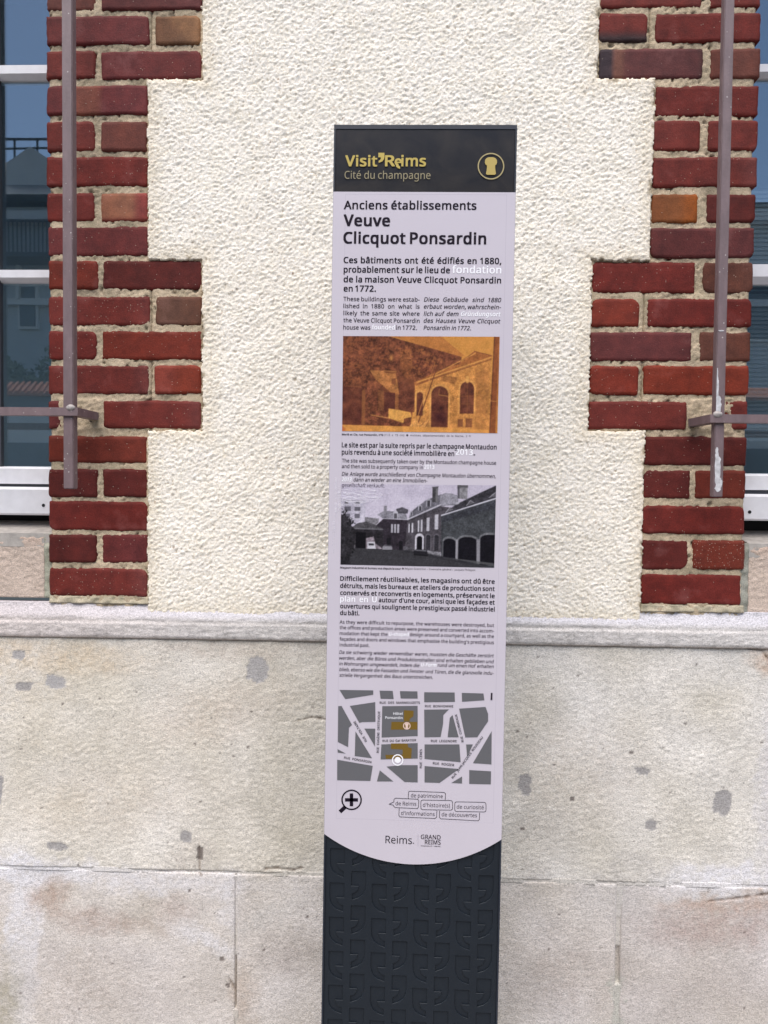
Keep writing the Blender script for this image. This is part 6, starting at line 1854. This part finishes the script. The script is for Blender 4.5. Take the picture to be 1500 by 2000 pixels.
def paint_mono(X, Y, seed):
    SKY = (196, 190, 204)
    P = Painter(X, Y, SKY, seed)
    # tower of flats
    P.p([(100, 555), (292, 560), (290, 745), (100, 745)], (188, 184, 196), 1, .03)
    P.line(105, 552, 292, 556, 4, (120, 118, 124), .7)
    for (a, b, c, d) in ((130, 600, 180, 635), (208, 602, 255, 634), (130, 655, 175, 685), (210, 655, 250, 690), (130, 562, 160, 578), (215, 563, 250, 578)):
        P.p([(a, b), (c, b), (c, d), (a, d)], (104, 102, 110), .85)
        P.line(a, d + 4, c, d + 4, 5, (206, 204, 214), .8)
    P.p([(290, 680), (400, 690), (390, 760), (290, 760)], (128, 126, 130), .9, .08)
    # middle wing
    P.p([(385, 660), (440, 630), (600, 640), (625, 700), (430, 692)], (146, 144, 152), 1, .05)
    P.p([(530, 615), (575, 600), (625, 620), (620, 650), (540, 650)], (84, 82, 88), .9, .1)
    P.p([(436, 590), (458, 590), (458, 640), (436, 640)], (142, 140, 146), 1)
    P.p([(372, 745), (432, 690), (626, 700), (626, 935), (300, 930), (372, 880)], (66, 60, 68), 1, .08)
    P.line(372, 745, 432, 690, 5, (196, 192, 202), .9); P.line(432, 690, 624, 696, 6, (192, 188, 198), .9)
    P.p([(508, 640), (528, 625), (545, 640), (545, 690), (508, 690)], (188, 186, 194), .9); P.p([(515, 650), (538, 650), (538, 688), (515, 688)], (90, 88, 94), .9)
    for x in (492, 516, 541):
        P.p([(x, 732), (x + 16, 732), (x + 16, 800), (x, 800)], (196, 194, 202), .85)
    P.line(512, 735, 512, 798, 5, (50, 48, 54), .9); P.line(536, 735, 536, 798, 5, (50, 48, 54), .9)
    # main building
    P.p([(626, 700), (640, 640), (700, 590), (760, 545), (870, 500), (1000, 505), (1010, 580), (870, 590)], (122, 120, 128), 1, .06)
    P.p([(870, 505), (905, 488), (960, 492), (1000, 512), (1002, 572), (872, 578)], (158, 156, 164), 1, .04)
    P.line(872, 505, 866, 572, 3, (206, 204, 212), .8); P.line(935, 500, 935, 574, 3, (190, 188, 198), .8)
    P.p([(620, 702), (872, 590), (960, 600), (890, 660), (888, 985), (600, 935)], (92, 88, 94), 1, .07)
    P.line(618, 695, 872, 578, 9, (200, 197, 206), .95); P.line(872, 578, 990, 585, 7, (176, 174, 182), .9)
    P.line(620, 706, 872, 592, 4, (54, 52, 58), .8)
    for (x, y, w, h) in ((700, 575, 30, 50), (762, 530, 36, 62), (636, 622, 22, 44)):
        P.p([(x, y + 14), (x + w / 2, y), (x + w, y + 14), (x + w, y + h), (x, y + h)], (180, 178, 186), .85)
        P.p([(x + 7, y + 18), (x + w - 7, y + 18), (x + w - 7, y + h), (x + 7, y + h)], (70, 68, 74), .9)
    P.p([(806, 445), (850, 440), (848, 560), (808, 562)], (84, 82, 86), 1, .07); P.line(806, 446, 852, 442, 8, (110, 108, 112), .9)
    P.p([(832, 455), (852, 452), (848, 560), (832, 560)], (140, 138, 142), .8)
    P.p([(998, 428), (1078, 430), (1075, 535), (1002, 530)], (146, 144, 148), 1, .06); P.p([(998, 425), (1080, 428), (1080, 446), (998, 446)], (108, 106, 110), 1)
    P.p([(998, 440), (1016, 440), (1016, 530), (1002, 530)], (90, 88, 94), .8)
    for (x, y0, y1, w) in ((628, 728, 796, 10), (652, 722, 796, 12), (700, 702, 790, 14), (722, 696, 788, 13), (768, 680, 782, 20), (828, 655, 768, 28), (640, 726, 796, 7), (711, 700, 790, 8)):
        c = (202, 200, 208) if w > 9 else (52, 50, 56)
        P.p([(x, y0), (x + w, y0 - 3), (x + w, y1), (x, y1)], c, .92)
    for x in (765, 828):
        P.arch(x - 6, x + 40, 800, 930, (120, 117, 124), .8); P.arch(x, x + 34, 810, 930, (62, 60, 66), .95, .05)
    for i in range(6):
        P.line(640, 850 + i * 14, 885, 862 + i * 18, 2.2, (120, 118, 124), .35)
    P.arch(680, 748, 800, 930, (206, 203, 212), .95); P.arch(694, 736, 820, 930, (34, 32, 38), 1)
    P.p([(775, 930), (890, 945), (888, 985), (775, 955)], (166, 164, 170), .9, .08); P.p([(590, 900), (680, 915), (680, 945), (590, 930)], (112, 110, 116), .8, .08)
    # right hall
    P.p([(905, 640), (990, 575), (1150, 495), (1300, 425), (1300, 520), (1100, 590), (905, 655)], (74, 72, 78), 1, .10)
    P.p([(985, 560), (1030, 545), (1010, 572), (985, 578)], (190, 188, 196), .85)
    P.p([(1070, 580), (1100, 545), (1130, 562), (1070, 586)], (118, 116, 122), .9); P.line(1070, 582, 1100, 543, 4, (196, 194, 202), .8); P.line(1100, 543, 1130, 562, 4, (196, 194, 202), .8)
    P.p([(1240, 520), (1270, 490), (1300, 475), (1300, 515)], (120, 118, 124), .9); P.line(1240, 522, 1295, 478, 4, (196, 194, 202), .8)
    P.p([(910, 640), (940, 600), (975, 615)], (130, 128, 134), .9); P.line(910, 640, 942, 600, 4, (200, 198, 206), .8)
    P.p([(878, 660), (1300, 522), (1300, 1060), (885, 985)], (86, 88, 92), 1, .07)
    P.line(880, 660, 1300, 524, 10, (206, 204, 214), .95)
    P.p([(878, 672), (1300, 536), (1300, 600), (878, 715)], (70, 70, 78), .5, .1)
    for i in range(24):
        x = 900 + i * 17
        y = 688 - (x - 880) * 0.30
        if i % 6 != 5:
            for j in range(4):
                P.line(x, y + j * 13, x + 10, y + j * 13 - 3, 3, (52, 52, 62), .65)
    for (x0, x1, yt, yb, dy) in ((898, 994, 836, 980, .12), (1014, 1156, 822, 1005, .10), (1182, 1330, 802, 1025, .05)):
        P.arch(x0 - 10, x1 + 10, yt - 16, yb, (142, 142, 146), .7, .03, rise=38)
        P.arch(x0, x1, yt, yb + 10, (36, 34, 42), 1, .05, rise=32)
    P.line(1002, 850, 1003, 995, 17, (162, 160, 166), .95); P.line(1166, 850, 1170, 1015, 26, (150, 148, 154), .95)
    P.line(890, 700, 890, 980, 5, (60, 60, 64), .8)
    # court
    P.p([(170, 925), (420, 922), (620, 935), (775, 955), (900, 985), (1300, 1062), (100, 1062), (100, 960)], (76, 75, 79), 1, .03)
    P.p([(900, 978), (1300, 1020), (1300, 1040), (900, 990)], (112, 112, 114), .8)
    P.p([(600, 930), (800, 955), (1300, 1050), (1300, 1062), (900, 1000), (600, 945)], (60, 59, 64), .6)
    # shed, gate, cars
    P.p([(180, 770), (230, 730), (300, 715), (370, 740), (435, 772)], (92, 90, 94), 1, .08)
    P.p([(170, 772), (435, 772), (435, 925), (170, 925)], (58, 55, 60), 1, .12)
    P.line(170, 770, 430, 774, 6, (150, 148, 154), .8)
    P.p([(222, 800), (300, 800), (300, 922), (222, 922)], (30, 28, 34), 1)
    P.line(215, 870, 212, 920, 8, (150, 148, 152), .7)
    P.p([(300, 845), (360, 830), (372, 880), (430, 925), (300, 925)], (170, 160, 168), .8, .08)
    P.p([(312, 872), (368, 872), (378, 928), (312, 932)], (206, 204, 212), 1); P.p([(322, 884), (362, 884), (364, 900), (322, 900)], (70, 68, 74), 1); P.line(316, 928, 374, 928, 5, (30, 30, 34), .9)
    P.p([(430, 910), (445, 893), (490, 893), (505, 912), (505, 935), (430, 935)], (146, 144, 150), 1); P.line(445, 900, 490, 900, 6, (60, 58, 64), .9); P.line(432, 934, 505, 934, 5, (28, 28, 32), .9)
    P.p([(460, 840), (492, 840), (492, 895), (460, 895)], (40, 38, 44), .9); P.p([(556, 862), (586, 862), (586, 930), (556, 930)], (38, 36, 42), .9)
    P.p([(672, 940), (690, 922), (760, 925), (780, 945), (778, 972), (672, 968)], (50, 48, 54), 1); P.line(690, 930, 765, 934, 8, (150, 150, 156), .8); P.line(676, 966, 778, 971, 6, (22, 22, 26), .9)
    # tree at the left
    d = np.hypot((X - 120) / 95, (Y - 850) / 210) + P.n1 * .10 + P.n0 * .05
    P.fill(sstep(1.02, .9, d), (56, 54, 58), .95, .18)
    P.p([(100, 960), (170, 940), (185, 1062), (100, 1062)], (58, 56, 60), .9, .15)
    im = P.img * (1 + 0.03 * P.n0[..., None] + 0.02 * P.n3[..., None])
    g = im / 200.0
    return 200.0 * np.where(g < 1, np.clip(g, 0.02, 1) ** 1.28, g)

photo_grid('sepia_photograph', [(670.7, 657.5), (975.3, 659), (970.8, 846.5), (668.8, 842.5)], (120, 660, 1324, 1405), 300, 184, paint_sepia, 301, 'sepia brown photograph of an old yard with arched doors')
photo_grid('black_and_white_photograph', [(667.5, 945.5), (968.3, 948), (964.6, 1108.3), (665.5, 1102)], (103, 425, 1296, 1055), 300, 160, paint_mono, 302, 'black and white photograph of a courtyard with parked cars')
# ------------------------------------------------------------------ street (outside the frame, seen in the panes)
M['asphalt'] = plain('asphalt', (0.05, 0.05, 0.052), 0.85, var=0.15, vscale=12)
M['paving'] = plain('paving_grey', (0.26, 0.25, 0.235), 0.85, var=0.12, vscale=6)
M['opp_wall'] = plain('opposite_render', (0.50, 0.51, 0.50), 0.85, var=0.06, vscale=3)
M['opp_pale'] = plain('opposite_pale_stone', (0.72, 0.70, 0.66), 0.8, var=0.08, vscale=3)
M['slate'] = plain('slate_roof', (0.14, 0.16, 0.18), 0.6, var=0.15, vscale=5)
M['tile'] = plain('terracotta_tile', (0.42, 0.15, 0.08), 0.8, var=0.2, vscale=20)
M['iron'] = plain('dark_railing', (0.03, 0.035, 0.04), 0.5)
M['leaf'] = plain('hedge_leaf', (0.035, 0.075, 0.03), 0.6, var=0.4, vscale=14)
M['opp_glass'] = plain('opposite_pane', (0.03, 0.045, 0.06), 0.15)
def struct(name, x0, x1, y0, y1, z0, z1, mat):
    mb = MB(); mb.box(x0, x1, y0, y1, z0, z1)
    o = mb.build(name, mat); o['kind'] = 'structure'
    return o
struct('ground', -150, 150, -150, 150, -0.30, -0.20, M['asphalt'])
struct('pavement', -40, 40, -2.6, 0.0, -0.195, 0.0, M['paving'])
struct('road', -40, 40, -8.2, -2.605, -0.195, -0.12, M['asphalt'])
struct('opposite_pavement', -40, 40, -10.2, -8.205, -0.195, 0.0, M['paving'])
hs = thing('opposite_house', 'grey house with slate roof, balcony and roof railing mirrored in the left window', 'house', (-4, -13, 0))
ho = (-4, -13, 0)
mb = MB(); mb.box(-16, 9, -22, -13, 0, 6.9); mb.build('wall', M['opp_wall'], hs, ho)
MB().poly([(-7.9, 7.0), (-6.9, 7.0), (-6.95, 7.75), (-7.4, 8.05), (-7.85, 7.75)], -12.95, -14.5).build('dormer', M['opp_pale'], hs, ho)
mb = MB(); mb.profile([(-12.6, 7.0), (-13.9, 8.15), (-20, 8.2), (-22, 7.0)], -16, -6.2); mb.build('roof', M['slate'], hs, ho)
mb = MB(); mb.profile([(-12.8, 6.9), (-14.2, 7.0), (-20, 7.1), (-22, 6.9)], -6.15, 9); mb.build('low_roof', M['slate'], hs, ho)
mb = MB(); mb.box(-16, 9.1, -13.0, -12.75, 6.55, 6.75); mb.box(-16, 9.1, -13.0, -12.85, 5.0, 5.12); mb.build('cornice', M['opp_pale'], hs, ho)
mb = MB()
mb.box(-10, -6.2, -13.75, -13.71, 8.52, 8.56); mb.box(-10, -6.2, -13.75, -13.71, 8.34, 8.37)
for i in range(9):
    mb.box(-10 + i * .47, -9.97 + i * .47, -13.75, -13.71, 8.1, 8.55)
o_ = mb.build('roof_railing', M['iron'], hs, ho)
mb = MB()
mb.box(-10.5, -6.4, -12.4, -12.36, 6.42, 6.46); mb.box(-10.5, -6.4, -12.95, -12.36, 5.78, 5.86)
for i in range(52):
    mb.box(-10.5 + i * .08, -10.48 + i * .08, -12.4, -12.38, 5.86, 6.42)
mb.build('balcony', M['iron'], hs, ho)
for (x, z, w, h) in ((-8.75, 6.0, .5, .9), (-7.45, 4.6, .3, .75), (-9.4, 4.6, .6, .9), (-5.2, 4.4, .8, 1.2), (6.6, 4.4, .8, 1.2), (3.5, 4.4, .8, 1.2)):
    wn_ = MB().box(x - w / 2 - .05, x + w / 2 + .05, -13.0, -12.93, z - .05, z + h + .05).build('window', M['opp_pale'], hs, ho)
    MB().box(x - w / 2, x + w / 2, -12.95, -12.91, z, z + h).build('pane', M['opp_glass'], wn_, None)
    wn_.children[0].location = (4, 13, 0)
MB().box(-7.62, -7.56, -12.92, -12.8, 5.1, 5.75).build('downpipe', M['opp_pale'], hs, ho); MB().box(-8.02, -7.95, -12.92, -12.8, 6.0, 6.6).build('downpipe', M['opp_pale'], hs, ho)
gw = thing('garden_wall', 'low street wall with orange tile coping mirrored in the left window', 'wall', (-6, -10.4, 0))
go_ = (-6, -10.4, 0)
MB().box(-16, 12, -10.6, -10.3, 0, 2.2).build('wall_base', M['slate'], gw, go_)
MB().box(-16, 12, -10.58, -10.32, 2.2, 2.72).build('wall_face', M['opp_pale'], gw, go_)
MB().box(-16, 12, -10.58, -10.33, 2.72, 2.95).build('wall_top', M['slate'], gw, go_)
mb = MB()
mb.profile([(-10.22, 2.95), (-10.22, 2.99), (-10.45, 3.16), (-10.7, 3.16), (-10.7, 2.95)], -16, 12)
for i in range(120):
    x = -9.5 + i * 0.1
    mb.profile([(-10.20, 2.965), (-10.20, 3.02), (-10.45, 3.2), (-10.45, 3.1)], x, x + 0.05)
t_ = mb.build('coping_tiles', M['tile'], gw, go_)
def hedge():
    rs = np.random.RandomState(5)
    V_, F_ = [], []
    for i in range(9000):
        x = rs.uniform(-10.5, -4.5); y = rs.uniform(-11.6, -10.8)
        zt_ = 3.72 + 0.25 * math.sin(x * 3.1) + 0.12 * math.sin(x * 8)
        z = 2.4 + (zt_ - 2.4) * rs.uniform(0, 1) ** .6
        a = rs.normal(0, 1, 3); a /= np.linalg.norm(a)
        b = np.cross(a, rs.normal(0, 1, 3)); b /= np.linalg.norm(b)
        s = rs.uniform(.03, .07)
        c = np.array([x, y, z]); n0 = len(V_)
        V_ += [tuple(c - a * s), tuple(c + b * s * .6), tuple(c + a * s), tuple(c - b * s * .6)]
        F_.append((n0, n0 + 1, n0 + 2, n0 + 3))
    hd = thing('hedge', 'dark green hedge above the tile-capped wall mirrored in the left window', 'hedge', (-7.5, -11.2, 0))
    f_ = mesh_obj('foliage', V_, F_, M['leaf'], hd, False, None, (-7.5, -11.2, 0)); f_['kind'] = 'stuff'
    MB().box(-10.4, -4.6, -11.5, -10.95, 0.0, 3.3).build('dense_core', M['leaf'], hd, (-7.5, -11.2, 0))
hedge()
